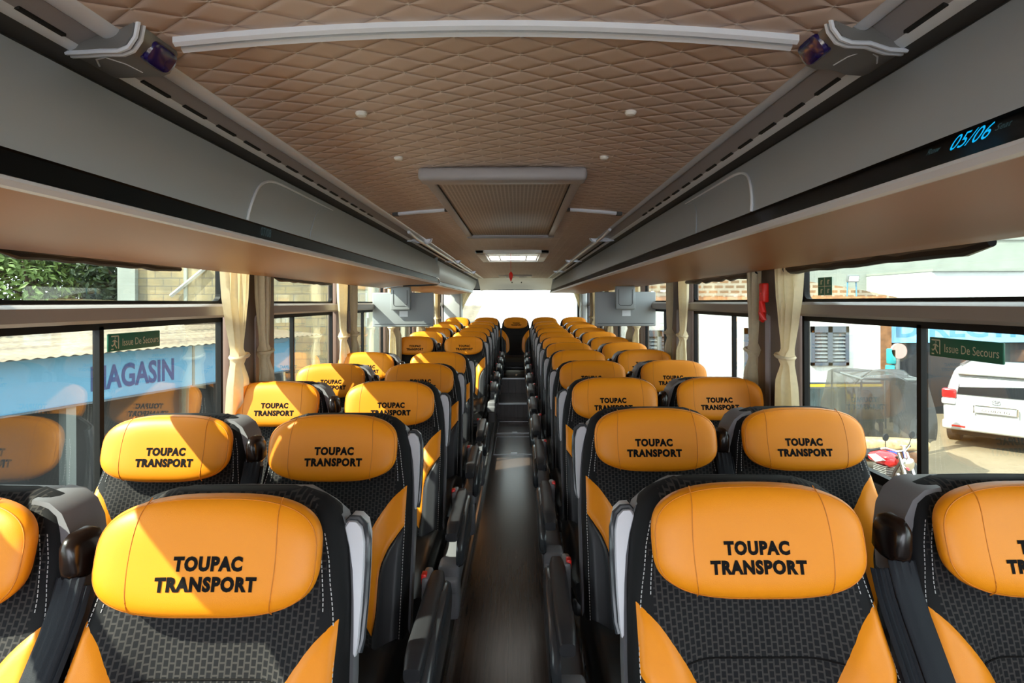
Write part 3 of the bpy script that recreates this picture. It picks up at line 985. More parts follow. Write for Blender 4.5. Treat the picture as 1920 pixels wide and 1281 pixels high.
def seat_meshes(s):
    """all meshes of one handedness"""
    D = {}
    # backrest body
    b = MB()
    zs = [0.36 + 0.60 * k / 22 for k in range(23)] + [0.97, 0.985, 1.0, 1.015, 1.03, 1.045, 1.058, 1.068, 1.076, 1.082]
    N = 30
    secs = []
    for z in zs:
        wd = half_w(z)
        xs = [wd * math.copysign(1 - (1 - abs(t)) ** 1.35, t) for t in [-1 + 2 * k / N for k in range(N + 1)]]
        fr = [(x, surf(x, z), z) for x in xs]
        k = sst((z - 1.02) / 0.07)
        yb = y_mid(z) + 0.095 - 0.03 * k
        bk = [(wd, (surf(wd, z) + yb) / 2, z), (wd - 0.004, yb - 0.01, z), (wd - 0.02, yb, z), (0, yb + 0.004, z), (-wd + 0.02, yb, z), (-wd + 0.004, yb - 0.01, z), (-wd, (surf(-wd, z) + yb) / 2, z)]
        secs.append(fr + bk)
    n = len(secs[0])
    vs = [p for q in secs for p in q]
    b.add(vs, [])
    for i in range(len(secs) - 1):
        for j in range(n):
            a = i * n + j; c = i * n + (j + 1) % n
            xm = (vs[a][0] + vs[c][0]) / 2
            zmid = zs[i]
            woven = j < N and abs(xm) < interp([(0.36, 0.16), (0.75, 0.19), (0.95, 0.192), (1.03, 0.182), (1.09, 0.15)], zmid)
            b.f.append([a, c, c + n, a + n]); b.mi.append(0 if woven else 1)
    b.f.append([(len(secs) - 1) * n + j for j in range(n)]); b.mi.append(1)
    D['backrest'] = b.mesh('backrest', [M['woven_fabric'], M['plain_black_fabric']], True, 50)
    # cross seam in the woven centre
    b = MB()
    b.tube([(x, surf(x, 0.795) - 0.0005, 0.795) for x in [-0.14 + 0.28 * k / 20 for k in range(21)]], 0.0018, 5)
    D['cross_seam'] = b.mesh('cross_seam', M['print_black'])
    # orange flash sweeping down each side, and the charcoal bolster below it
    inner = [(0.2215, 0.885), (0.195, 0.866), (0.173, 0.843), (0.139, 0.795), (0.115, 0.747), (0.104, 0.688), (0.0995, 0.62), (0.102, 0.571), (0.113, 0.542), (0.147, 0.508)]
    outer = [(0.2255, 0.783), (0.217, 0.773), (0.207, 0.760), (0.184, 0.727), (0.169, 0.692), (0.162, 0.66), (0.160, 0.62), (0.159, 0.575), (0.156, 0.545), (0.149, 0.507)]
    def curve(tab, t):
        f = t * (len(tab) - 1); i = min(len(tab) - 2, int(f)); q = f - i
        p0 = tab[max(0, i - 1)]; p1 = tab[i]; p2 = tab[i + 1]; p3 = tab[min(len(tab) - 1, i + 2)]
        return tuple(0.5 * ((2 * p1[k]) + (-p0[k] + p2[k]) * q + (2 * p0[k] - 5 * p1[k] + 4 * p2[k] - p3[k]) * q * q + (-p0[k] + 3 * p1[k] - 3 * p2[k] + p3[k]) * q ** 3) for k in (0, 1))
    for nm, sg in (('near', s), ('far', -s)):
        b = MB()
        def fn(u, v):
            a = curve(inner, u); c = curve(outer, u)
            x = a[0] + (c[0] - a[0]) * v; z = a[1] + (c[1] - a[1]) * v
            e = min(v, 1 - v) * 2
            puff = 0.0015 + 0.0055 * sst(e / 0.35) * sst(u / 0.06) * sst((1 - u) / 0.06)
            if v in (0.0, 1.0): puff = -0.0015
            return (sg * x, surf(sg * x, z) - puff, z)
        b.grid(fn, 44, 10)
        D['orange_' + nm] = b.mesh('side_flash', M['orange_leather'], True, 60)
        b = MB()
        def fo(u, v):
            z = 0.777 + (0.375 - 0.777) * u
            xo = half_w(z) - 0.011
            # inner border: the orange outer curve, then straight down
            xi = None
            for (xa, za), (xb, zb) in zip(outer, outer[1:]):
                if za >= z >= zb:
                    xi = xa + (xb - xa) * (za - z) / (za - zb)
            if xi is None:
                xi = 0.2255 if z > 0.78 else 0.149
            xi = min(xi + 0.001, xo - 0.001)
            x = xi + (xo - xi) * v
            e = min(v, 1 - v) * 2
            puff = 0.001 + 0.0065 * sst(e / 0.35) * sst(u / 0.04)
            if v in (0.0, 1.0): puff = -0.0015
            return (sg * x, surf(sg * x, z) - puff, z)
        b.grid(fo, 40, 10)
        D['bolster_' + nm] = b.mesh('side_bolster', M['charcoal_leather'], True, 60)
        # white stitching: one dashed line down the outer edge, a second beside the headrest
        b = MB()
        def dash(line, step=0.0075, ln=0.0048, r=0.0009):
            acc = 0.0
            for (x0, z0), (x1, z1) in zip(line, line[1:]):
                L = math.hypot(x1 - x0, z1 - z0); d = acc
                while d + ln <= L:
                    q0 = d / L; q1 = (d + ln) / L
                    pa = (x0 + (x1 - x0) * q0, z0 + (z1 - z0) * q0); pb = (x0 + (x1 - x0) * q1, z0 + (z1 - z0) * q1)
                    ya, yb = surf(pa[0], pa[1]) - 0.0012, surf(pb[0], pb[1]) - 0.0012
                    b.add([(sg * (pa[0] - r), ya, pa[1]), (sg * (pa[0] + r), ya, pa[1]), (sg * (pb[0] + r), yb, pb[1]), (sg * (pb[0] - r), yb, pb[1]), (sg * pa[0], ya - r, pa[1]), (sg * pb[0], yb - r, pb[1])],
                          [(0, 4, 5, 3), (4, 1, 2, 5), (0, 1, 4), (3, 5, 2)])
                    d += step
                acc = d - L
        zl = [1.02 - 0.635 * k / 30 for k in range(31)]
        dash([(half_w(z) - 0.0085 - 0.012 * sst((z - 0.80) / 0.15), z) for z in zl])
        dash([(half_w(z) - 0.0335 + 0.0 * z, z) for z in zl if z > 0.89])
        D['stitch_' + nm] = b.mesh('stitching', M['thread_white'], False)
    # headrest pillow
    b = MB()
    na = 64
    rs = [0.0, 0.25, 0.45, 0.62, 0.75, 0.85, 0.92, 0.96, 0.985, 1.0]
    secs = []
    def rim(a):
        ca, sa = math.cos(a), math.sin(a)
        e = 2 / 3.2
        x = PILLOW_A * math.copysign(abs(ca) ** e, ca); z = PILLOW_B * math.copysign(abs(sa) ** e, sa)
        return x, z * (1 - 0.06 * (x / PILLOW_A) ** 2)
    vs = [(0, pillow_y(0, 0), HZ)]
    fs = []
    for r in rs[1:]:
        for k in range(na):
            x, z = rim(2 * PI * k / na)
            vs.append((x * r, pillow_y(x * r, z * r), HZ + z * r))
    for r, dy in ((0.985, 0.016), (0.93, 0.026)):
        for k in range(na):
            x, z = rim(2 * PI * k / na)
            vs.append((x * r, pillow_y(x, z) + dy, HZ + z * r))
    rings = len(rs) - 1 + 2
    for k in range(na):
        fs.append((0, 1 + k, 1 + (k + 1) % na))
        for i in range(rings - 1):
            a = 1 + i * na + k; c = 1 + i * na + (k + 1) % na
            fs.append((a, a + na, c + na, c))
    fs.append([1 + (rings - 1) * na + k for k in range(na)])
    b.add(vs, fs)
    D['headrest'] = b.mesh('headrest', M['orange_leather'], True, 60)
    for nm, x0 in (('a', -0.115), ('b', 0.115)):
        b = MB()
        zz = [-0.0912 + 0.1824 * k / 24 for k in range(25)]
        b.tube([(x0 + math.copysign(0.010, x0) * (1 - (z / 0.1) ** 2), pillow_y(x0, z) + 0.0003, HZ + z) for z in zz], 0.0011, 6)
        D['seam_' + nm] = b.mesh('panel_seam', M['orange_seam'])
    b = MB()
    b.tube([(rim(2 * PI * k / na)[0] * 0.972, pillow_y(rim(2 * PI * k / na)[0] * 0.972, rim(2 * PI * k / na)[1] * 0.972) + 0.0006, HZ + rim(2 * PI * k / na)[1] * 0.972) for k in range(na)], 0.0013, 6, True)
    D['piping'] = b.mesh('piping', M['orange_seam'])
    b = MB()
    for txt, wd, zc in (('TOUPAC', 0.118, -0.003), ('TRANSPORT', 0.172, -0.034)):
        vs, fs = fit_text(txt, wd, 0.0235, 0.0, 0.06, 1.14)
        # conform to the cushion
        dx = 0.011 * s
        b.add([(v.x + dx, pillow_y(v.x + dx, v.y + zc) - 0.0009, HZ + v.y + zc) for v in vs], fs)
    D['lettering'] = b.mesh('lettering', M['print_black'], False)
    # grey plastic back shell with visible rim at the aisle side
    b = MB()
    secs = []
    for z in [0.30 + 0.73 * k / 16 for k in range(17)] + [1.05, 1.070]:
        wd = half_w(max(z, 0.4)) + 0.006 - 0.03 * sst((z - 1.02) / 0.05)
        y = y_mid(z) + 0.085
        secs.append([(-wd, y - 0.035, z), (-wd - 0.001, y, z), (-wd + 0.02, y + 0.022, z), (0, y + 0.028, z), (wd - 0.02, y + 0.022, z), (wd + 0.001, y, z), (wd, y - 0.035, z), (wd - 0.008, y - 0.03, z), (0, y + 0.008, z), (-wd + 0.008, y - 0.03, z)])
    b.loft(secs)
    D['back_shell'] = b.mesh('back_shell', M['grey_shell'], True, 50)
    # aisle-side blade trim (bright teardrop)
    b = MB()
    yy = lambda z: y_mid(z) + 0.048
    bl = [(0.203, 1.012), (0.212, 1.022), (0.228, 1.021), (0.241, 1.010), (0.248, 0.985), (0.250, 0.94), (0.250, 0.88), (0.248, 0.82), (0.2445, 0.80), (0.2405, 0.805), (0.2385, 0.84), (0.234, 0.89), (0.227, 0.94), (0.216, 0.98)]
    cx = sum(p[0] for p in bl) / len(bl); cz = sum(p[1] for p in bl) / len(bl)
    secs = []
    for dy, k in ((-0.012, 0.80), (-0.008, 0.96), (0.0, 1.0), (0.045, 1.0)):
        secs.append([(s * (cx + (p[0] - cx) * k), yy(p[1]) + dy + 0.012, cz + (p[1] - cz) * (0.97 + 0.03 * k)) for p in bl])
    b.loft(secs)
    D['blade'] = b.mesh('blade_trim', M['silver_plastic'], True, 40)
    # dark rim round the blade
    b = MB()
    b.tube([(s * (p[0] + 0.004), yy(p[1]) + 0.012, p[1] + 0.003) for p in bl[:9]], 0.006, 8)
    D['blade_rim'] = b.mesh('blade_rim', M['gloss_grey'])
    # window-seat corner shell with belt guide and strap (on the aisle side)
    b = MB()
    co = [(0.135, 1.074), (0.168, 1.069), (0.196, 1.050), (0.217, 1.020), (0.230, 0.98), (0.238, 0.90), (0.228, 0.90), (0.219, 0.965), (0.206, 1.00), (0.188, 1.033), (0.163, 1.053), (0.135, 1.062)]
    secs = []
    for dy, k in ((0.0, 0.985), (0.006, 1.0), (0.085, 1.0), (0.09, 0.985)):
        secs.append([(s * (0.20 + (p[0] - 0.20) * k), y_mid(p[1]) + 0.012 + dy, 1.02 + (p[1] - 1.02) * k) for p in co])
    b.loft(secs)
    D['corner_shell'] = b.mesh('corner_shell', M['grey_shell'], True, 40)
    b = MB()
    secs = []
    gp = [(0.228, 1.010), (0.237, 1.026), (0.254, 1.022), (0.265, 1.000), (0.268, 0.955), (0.256, 0.942), (0.233, 0.945), (0.228, 0.97)]
    gx = sum(p[0] for p in gp) / 8; gz_ = sum(p[1] for p in gp) / 8
    for dy, k in ((-0.030, 0.55), (-0.024, 0.85), (-0.010, 1.0), (0.03, 1.0), (0.045, 0.85)):
        secs.append([(s * (gx + (p[0] - gx) * k), y_mid(1.0) + dy, gz_ + (p[1] - gz_) * k) for p in gp])
    b.loft(secs)
    D['belt_guide'] = b.mesh('belt_guide', M['brown_black_plastic'], True, 50)
    def strap(xa, za, xb, zb, wd, off):
        b = MB()
        for q in (-0.5, 0.5):
            secs = []
            for k in range(13):
                f = k / 12
                z = za + (zb - za) * f; x = xa + (xb - xa) * f
                y = min(y_mid(z), surf(min(abs(x), half_w(z) - 0.02), z)) + off - 0.015 * math.sin(PI * f)
                # three shallow ribs
                row = []
                for j in range(9):
                    t_ = -0.5 + j / 8
                    row.append((s * (x + t_ * wd), y - 0.0040 * (j % 2) + (0.0025 if q > 0 else 0) + abs(t_) * 0.006, z))
                secs.append(row)
            b.loft(secs, False)
        return b.mesh('seat_belt', M['belt_web'], True, 60)
    D['belt_window'] = strap(0.250, 0.955, 0.236, 0.45, 0.050, -0.012)
    D['belt_aisle'] = strap(-0.238, 0.94, -0.250, 0.45, 0.034, -0.006)
    # cushion
    b = MB()
    wd = 0.246
    prof = []
    for k in range(15):
        f = k / 14
        y = 0.0 - 0.53 * f
        prof.append((y, 0.455 + 0.03 * math.sin(PI * min(1, f * 1.1)) - (0.05 * max(0, f - 0.85) / 0.15) ** 1))
    secs = []
    for y, zt in prof:
        f = -y / 0.53
        ins = 0.0 if 0.03 < f < 0.96 else 0.012
        ring = []
        for k in range(25):
            t_ = -1 + 2 * k / 24
            x = (wd - ins) * math.copysign(1 - (1 - abs(t_)) ** 1.6, t_)
            side = sst((abs(x) - 0.15) / 0.07)
            zz = zt + 0.028 * side - 0.03 * sst((abs(x) - wd + 0.02) / 0.02)
            ring.append((x, y, zz))
        ring += [(wd - ins, y, 0.40), (wd - 0.02 - ins, y, 0.345), (-(wd - 0.02 - ins), y, 0.345), (-(wd - ins), y, 0.40)]
        secs.append(ring)
    b.loft(secs)
    D['cushion'] = b.mesh('seat_cushion', M['black_leather'], True, 50)
    # frame: side panels and floor legs
    b = MB()
    b.rbox(-0.24, 0.24, -0.47, 0.05, 0.27, 0.345, 0.02, 3)
    for xx in (-0.17, 0.17):
        b.rbox(xx - 0.02, xx + 0.02, -0.40, -0.02, 0.02, 0.29, 0.008, 2)
        b.rbox(xx - 0.03, xx + 0.03, -0.48, 0.06, 0.0, 0.025, 0.006, 2)
    D['frame'] = b.mesh('seat_frame', M['gloss_grey'], True, 40)
    # armrest on the aisle side: pad, outer shell, bracket
    b = MB()
    secs = []
    for k in range(13):
        f = k / 12
        y = 0.00 - 0.42 * f
        hw = 0.026 * (1 - 0.25 * max(0, (f - 0.8) / 0.2) ** 2 - 0.25 * max(0, (0.1 - f) / 0.1) ** 2)
        zt = 0.632 - 0.006 * f - 0.02 * max(0, (f - 0.85) / 0.15) ** 2
        zb = 0.575 - 0.012 * math.sin(PI * f)
        secs.append([(s * (0.318 + hw * math.copysign(abs(math.cos(a)) ** 0.5, math.cos(a))), y, (zt + zb) / 2 + (zt - zb) / 2 * math.copysign(abs(math.sin(a)) ** 0.5, math.sin(a))) for a in [2 * PI * (j + 0.5) / 20 for j in range(20)]])
    b.loft(secs)
    D['arm_pad'] = b.mesh('armrest', M['charcoal_leather'], True, 50)
    b = MB()
    oval = []
    for j in range(28):
        a = 2 * PI * j / 28
        oval.append((-0.215 + 0.235 * math.copysign(abs(math.cos(a)) ** 0.75, math.cos(a)), 0.545 + 0.072 * math.copysign(abs(math.sin(a)) ** 0.8, math.sin(a)) - 0.02 * math.cos(a) * -1))
    for xx, k in ((0.338, 0.97), (0.346, 1.0), (0.356, 0.97), (0.362, 0.86), (0.364, 0.6)):
        pass
    secs = [[(s * xx, -0.215 + (p[0] + 0.215) * k, 0.545 + (p[1] - 0.545) * k) for p in oval] for xx, k in ((0.335, 0.97), (0.344, 1.0), (0.356, 0.96), (0.362, 0.84), (0.364, 0.55))]
    b.loft(secs)
    D['arm_shell'] = b.mesh('arm_shell', M['gloss_grey'], True, 50)
    b = MB()
    b.tube([(s * 0.366, -0.215 + (p[0] + 0.215) * 0.78, 0.545 + (p[1] - 0.545) * 0.74) for p in oval], 0.002, 6, True)
    D['arm_inlay'] = b.mesh('shell_line', M['dark_plastic'])
    b = MB()
    b.rbox(*sorted((s * 0.27, s * 0.345)), -0.44, -0.36, 0.30, 0.50, 0.015, 3)
    b.rbox(*sorted((s * 0.262, s * 0.345)), -0.46, 0.02, 0.40, 0.46, 0.015, 3)
    b.rbox(*sorted((s * 0.275, s * 0.30)), -0.05, 0.03, 0.44, 0.63, 0.008, 2)
    D['arm_bracket'] = b.mesh('arm_bracket', M['grey_shell'], True, 40)
    # buckle
    b = MB()
    b.cur = 0; b.rbox(*sorted((s * 0.273, s * 0.289)), -0.038, -0.012, 0.545, 0.615, 0.004, 2)
    D['buckle'] = b.mesh('belt_buckle', M['dark_plastic'])
    b = MB()
    b.rbox(*sorted((s * 0.2735, s * 0.2885)), -0.042, -0.014, 0.608, 0.638, 0.003, 2)
    D['button'] = b.mesh('release_button', M['red_plastic'])
    return D

def child(name, me, parent, label=None):
    o = bpy.data.objects.new(name, me); COL.objects.link(o); o.parent = parent
    if label: o['label'] = label
    return o
def make_seat(D, aisle, arm=True):
    root = empty('coach_seat')
    bk = child('backrest', D['backrest'], root)
    child('cross_seam', D['cross_seam'], bk)
    for q in ('near', 'far'):
        child('side_flash', D['orange_' + q], root)
        child('side_bolster', D['bolster_' + q], root)
        child('stitching', D['stitch_' + q], root)
    hd = child('headrest', D['headrest'], root)
    child('panel_seam', D['seam_a'], hd); child('panel_seam', D['seam_b'], hd)
    child('piping', D['piping'], hd); child('lettering', D['lettering'], hd)
    child('back_shell', D['back_shell'], root)
    child('seat_cushion', D['cushion'], root)
    child('seat_frame', D['frame'], root)
    if arm:
        if aisle:
            bl = child('blade_trim', D['blade'], root, 'bright silver blade'); child('blade_rim', D['blade_rim'], bl)
            ar = child('armrest', D['arm_pad'], root)
            sh = child('arm_shell', D['arm_shell'], ar); child('arm_bracket', D['arm_bracket'], ar)
            bu = child('belt_buckle', D['buckle'], root, 'buckle with red button'); child('release_button', D['button'], bu)
            child('seat_belt', D['belt_aisle'], root)
        else:
            child('corner_shell', D['corner_shell'], root)
            child('belt_guide', D['belt_guide'], root)
            child('seat_belt', D['belt_window'], root)
    return reg(root)
DS = {1: seat_meshes(1), -1: seat_meshes(-1)}
# s = +1: aisle lies towards +x (block on the shop-sign side)
PROTO = {(s, a): make_seat(DS[s], a) for s in (1, -1) for a in (True, False)}
USED = {}
def place_seat(key, x, y, z, label, group, rz=0.0):
    if key not in USED:
        o = PROTO[key]; USED[key] = o
    else:
        o = dup(PROTO[key])
    o.location = (x, y, z); o.rotation_euler = (0, 0, rz)
    tag(o, label, 'coach seat', group)
    return o
NTH = ['front', 'second', 'third', 'fourth', 'fifth', 'sixth', 'seventh', 'eighth', 'ninth', 'tenth', 'eleventh', 'twelfth']
rowsR = [1.03, 1.79, 2.55, 3.31, 4.07, 4.83, 5.59, 6.35, 7.11, 7.87, 8.55]
rowsL = [0.975, 1.70, 2.45, 3.18, 3.92, 5.75, 6.47, 7.19, 7.91, 8.58]
jit = random.Random(3)
for i, y in enumerate(rowsR):
    zz = 0.06 + (0.0 if i < 7 else 0.012 * (i - 6))
    place_seat((-1, True), 0.486 if i == 0 else 0.484, y, zz, 'orange headrest coach seat at the aisle, %s row of the white-car side' % NTH[i], 'coach seats on the white-car side', jit.uniform(-0.006, 0.006))
    place_seat((-1, False), (1.014, 0.956, 0.962)[min(i, 2)], y, zz, 'orange headrest coach seat by the window, %s row of the white-car side' % NTH[i], 'coach seats on the white-car side', jit.uniform(-0.006, 0.006))
for i, y in enumerate(rowsL):
    zz = 0.06 + (0.0 if i < 6 else 0.014 * (i - 5))
    place_seat((1, True), -0.492 if i == 0 else -0.515, y, zz, 'orange headrest coach seat at the aisle, %s row of the shop-sign side' % NTH[i], 'coach seats on the shop-sign side', jit.uniform(-0.006, 0.006))
    place_seat((1, False), -0.998 if i == 0 else -1.018, y, zz, 'orange headrest coach seat by the window, %s row of the shop-sign side' % NTH[i], 'coach seats on the shop-sign side', jit.uniform(-0.006, 0.006))
# rear bench of five
plain = make_seat(DS[1], False, False)
for i, (x, lab) in enumerate(((-0.97, 'rear bench seat in the sunlit corner'), (-0.485, 'rear bench seat between sunlit corner and aisle'), (0.0, 'rear bench seat in the middle facing down the aisle'), (0.485, 'rear bench seat between aisle and shaded corner'), (0.97, 'rear bench seat in the shaded corner'))):
    o = plain if i == 0 else dup(plain)
    o.location = (x, 9.30, 0.16)
    tag(o, 'orange headrest ' + lab, 'coach seat', 'rear bench seats')
# ------------------------------------------------------------------ outside
GZ = -1.75
m = bpy.data.materials.new('sandy_ground'); t = NT(m)
x, y, z, ob = t.xyz()
c = t.mix(t.ramp(t.noise(ob, 0.8, 6), 0.3, 0.7), (0.155, 0.118, 0.07), (0.195, 0.152, 0.095))
c = t.mix(t.ramp(t.noise(ob, 14, 3), 0.55, 0.75), c, (0.13, 0.10, 0.06))
t.t.links.new(c, t.b.inputs['Base Color']); t.b.inputs['Roughness'].default_value = 0.95
MATS['sandy_ground'] = m
b = MB(); b.grid(lambda u, v: (-45 + 90 * u, -20 + 80 * v, GZ), 4, 4)
tag(b.build('ground', m), kind='structure')

mat('pale_concrete_yard', (0.58, 0.53, 0.44), 0.9, noise=0.10, nscale=1.5)
b = MB()
b.box(-5.6, 2.2, -14.0, 12.5, GZ, GZ + 0.02)  # unseen pale slab added to throw daylight up onto the ceiling
tag(b.build('pavement', M['pale_concrete_yard'], smooth=False), kind='structure')
mat('white_paint_wall', (0.52, 0.53, 0.51), 0.8, noise=0.05, nscale=2)
mat('pale_concrete', (0.22, 0.24, 0.21), 0.85, noise=0.12, nscale=1.2)
mat('plinth_dark', (0.035, 0.055, 0.06), 0.7, noise=0.4, nscale=6)
mat('yellow_line', (0.70, 0.48, 0.03), 0.6)
mat('louver_blue', (0.055, 0.07, 0.095), 0.6)
mat('louver_pale', (0.13, 0.145, 0.155), 0.5)
mat('shop_dark', (0.012, 0.012, 0.014), 0.7)  # near-black standing in for the shade inside openings
mat('shop_blue', (0.075, 0.20, 0.32), 0.5)
mat('sky_blue_sign', (0.17, 0.40, 0.58), 0.5)
mat('letter_navy', (0.02, 0.035, 0.12), 0.5)
mat('letter_blue', (0.05, 0.19, 0.32), 0.5)
mat('joint_dark', (0.05, 0.07, 0.09), 0.6)
mat('car_white', (0.34, 0.35, 0.345), 0.3, coat=0.4)
mat('car_glass', (0.012, 0.014, 0.016), 0.08)
mat('tyre', (0.015, 0.015, 0.016), 0.8)
mat('lamp_red', (0.45, 0.01, 0.012), 0.15, coat=0.6)
mat('lamp_clear', (0.55, 0.55, 0.55), 0.15)
mat('plate_white', (0.62, 0.63, 0.62), 0.5)
mat('moto_red', (0.62, 0.012, 0.02), 0.25, coat=0.5)
mat('engine_metal', (0.30, 0.29, 0.27), 0.45, metal=0.6, noise=0.3, nscale=40)
mat('skin_dark', (0.10, 0.048, 0.028), 0.55)
mat('olive_shirt', (0.12, 0.13, 0.055), 0.85)
mat('trouser_grey', (0.05, 0.05, 0.055), 0.85)
mat('hair_black', (0.008, 0.007, 0.007), 0.8)
mat('cushion_tan', (0.42, 0.30, 0.15), 0.8, noise=0.35, nscale=14)
mat('blue_cloth', (0.02, 0.06, 0.32), 0.8)
mat('pole_grey', (0.12, 0.135, 0.135), 0.6)
mat('pink_round', (0.34, 0.22, 0.21), 0.6)
mat('teal_plastic', (0.02, 0.28, 0.30), 0.5)
mat('foliage_a', (0.070, 0.115, 0.018), 0.7, noise=0.35, nscale=2)
mat('foliage_b', (0.018, 0.036, 0.009), 0.7, noise=0.35, nscale=2)
mat('bark', (0.09, 0.065, 0.045), 0.9, noise=0.3, nscale=20)
mat('dry_grass', (0.15, 0.12, 0.05), 0.95, noise=0.3, nscale=6)
mat('board_white', (0.38, 0.39, 0.38), 0.7)
mat('rust', (0.30, 0.13, 0.05), 0.8, noise=0.4, nscale=8)

m = bpy.data.materials.new('block_wall'); t = NT(m)
x, y, z, ob = t.xyz()
cb = t.n('ShaderNodeCombineXYZ'); t.t.links.new(x, cb.inputs[0]); t.t.links.new(z, cb.inputs[1])
br = t.n('ShaderNodeTexBrick'); t.t.links.new(cb.outputs[0], br.inputs['Vector'])
br.inputs['Scale'].default_value = 1.0; br.inputs['Brick Width'].default_value = 0.42; br.inputs['Row Height'].default_value = 0.21
br.inputs['Mortar Size'].default_value = 0.012
br.inputs['Color1'].default_value = (0.265, 0.21, 0.11, 1); br.inputs['Color2'].default_value = (0.225, 0.178, 0.095, 1); br.inputs['Mortar'].default_value = (0.13, 0.115, 0.085, 1)
nz = t.ramp(t.noise(ob, 1.6, 6, 0.65), 0.42, 0.70)
c = t.mix(nz, br.outputs[0], (0.14, 0.125, 0.09))
t.t.links.new(c, t.b.inputs['Base Color']); t.b.inputs['Roughness'].default_value = 0.95
t.bump(t.m('MULTIPLY', br.outputs[1], -1.0), 0.6, 0.02)
MATS['block_wall'] = m

m = bpy.data.materials.new('tin_roof'); t = NT(m)
x, y, z, ob = t.xyz()
n1 = t.ramp(t.noise(t.scale(ob, (0.35, 2.2, 1)), 2.2, 6, 0.6), 0.35, 0.65)
c = t.mix(n1, (0.185, 0.150, 0.095), (0.085, 0.060, 0.040))
t.t.links.new(c, t.b.inputs['Base Color']); t.b.inputs['Roughness'].default_value = 0.8
MATS['tin_roof'] = m

m = bpy.data.materials.new('old_brick'); t = NT(m)
x, y, z, ob = t.xyz()
cb = t.n('ShaderNodeCombineXYZ'); t.t.links.new(x, cb.inputs[0]); t.t.links.new(z, cb.inputs[1])
br = t.n('ShaderNodeTexBrick'); t.t.links.new(cb.outputs[0], br.inputs['Vector'])
br.inputs['Scale'].default_value = 1.0; br.inputs['Brick Width'].default_value = 0.26; br.inputs['Row Height'].default_value = 0.12; br.inputs['Mortar Size'].default_value = 0.03
br.inputs['Color1'].default_value = (0.26, 0.13, 0.055, 1); br.inputs['Color2'].default_value = (0.16, 0.105, 0.06, 1); br.inputs['Mortar'].default_value = (0.30, 0.265, 0.20, 1)
t.t.links.new(br.outputs[0], t.b.inputs['Base Color']); t.b.inputs['Roughness'].default_value = 0.95
MATS['old_brick'] = m

# ---- shop with blue fascia and tin roof, shop-sign side
root = empty('shop_building', (-8.41, 4.32, GZ), math.atan2(7.3, 2.5), label='low dark shop with long blue MAGASIN sign and tan tin roof', cat='shop')
# local: +x along the fascia (away from the camera), -y... towards the bus is -y
b = MB()
b.box(-4.0, 8.1, 0.35, 5.2, 0.0, 2.0)
b.build('shop_wall', M['shop_dark'], root, smooth=False)  # solid box for the open shop, its inner shade put into the colour
b = MB()
for xx in (-3.9, -1.2, 1.3, 3.9, 6.4, 8.0):
    b.box(xx - 0.06, xx + 0.06, 0.02, 0.16, 0.0, 2.0)
b.build('porch_post', M['pole_grey'], root, smooth=False)
b = MB()
b.box(-4.0, 8.02, 0.0, 0.12, 1.39, 2.05)
sb = b.build('sign_board', M['shop_blue'], root, smooth=False)
b = MB()
for xx in (-1.55, 2.93, 5.70):
    b.box(xx - 0.02, xx + 0.02, -0.012, 0.0, 1.39, 2.05)
b.box(-4.0, 8.02, -0.02, 0.0, 2.03, 2.07); b.box(-4.0, 8.02, -0.02, 0.0, 1.375, 1.40)
b.build('sign_joint', M['joint_dark'], sb, smooth=False)
for txt, xa, xb in (('MAGASIN', 4.13, 5.36), ('DIRECTION', 6.22, 7.29)):
    vs, fs = fit_text(txt, xb - xa, 0.34, 0.0, 0.03)
    b = MB(); b.add([((xa + xb) / 2 + v.x, -0.004, 1.70 + v.y) for v in vs], fs)
    b.build('lettering', M['letter_navy'], sb, smooth=False)
b = MB()
nw = 190
b.grid(lambda u, v: (-4.6 + 13.2 * u, -0.25 + 5.0 * v, 2.06 + 0.36 * v + 0.009 * math.sin(u * nw * PI)), 760, 3)
b.build('tin_roof', M['tin_roof'], root)
b = MB()
for i in range(9):
    xx = -3.5 + 1.3 * i
    b.box(xx, xx + 0.5 + 0.4 * (i % 3), 1.0 + (i * 0.7) % 2.5, 1.1 + (i * 0.7) % 2.5, 2.25 + 0.072 * ((i * 0.7) % 2.5), 2.30 + 0.072 * ((i * 0.7) % 2.5))
b.build('loose_batten', M['bark'], root, smooth=False)

# ---- block wall and trees behind the shop
root = empty('block_wall_building', (-8.41, 17.4, GZ), label='rough unplastered block wall behind the tin roof', cat='building')
b = MB(); b.box(-3.2, 5.2, 0.0, 0.4, 0.0, 7.0); b.build('masonry', M['block_wall'], root, smooth=False)
b = MB(); b.box(-3.2, -2.75, -0.12, 0.0, 0.0, 7.0); b.box(-1.55, -1.47, -0.05, 0, 0, 7.0); b.box(3.15, 4.15, -0.15, 0.0, 0.0, 7.0); b.build('pilaster', M['pale_concrete'], root, smooth=False)
b = MB()
for xx, zz in ((-2.35, 3.55), (-1.2, 3.75), (-0.3, 3.6), (0.6, 3.9), (1.6, 3.3)):
    b.box(xx, xx + 0.12, -0.01, 0.0, zz, zz + 0.12)
b.build('putlog_hole', M['shop_dark'], root, smooth=False)
b = MB(); b.tube([(-1.85, -0.10, 2.90), (-0.98, -0.06, 3.62)], 0.05, 4)
b.build('leaning_board', M['board_white'], root)['label'] = 'leaning white board'

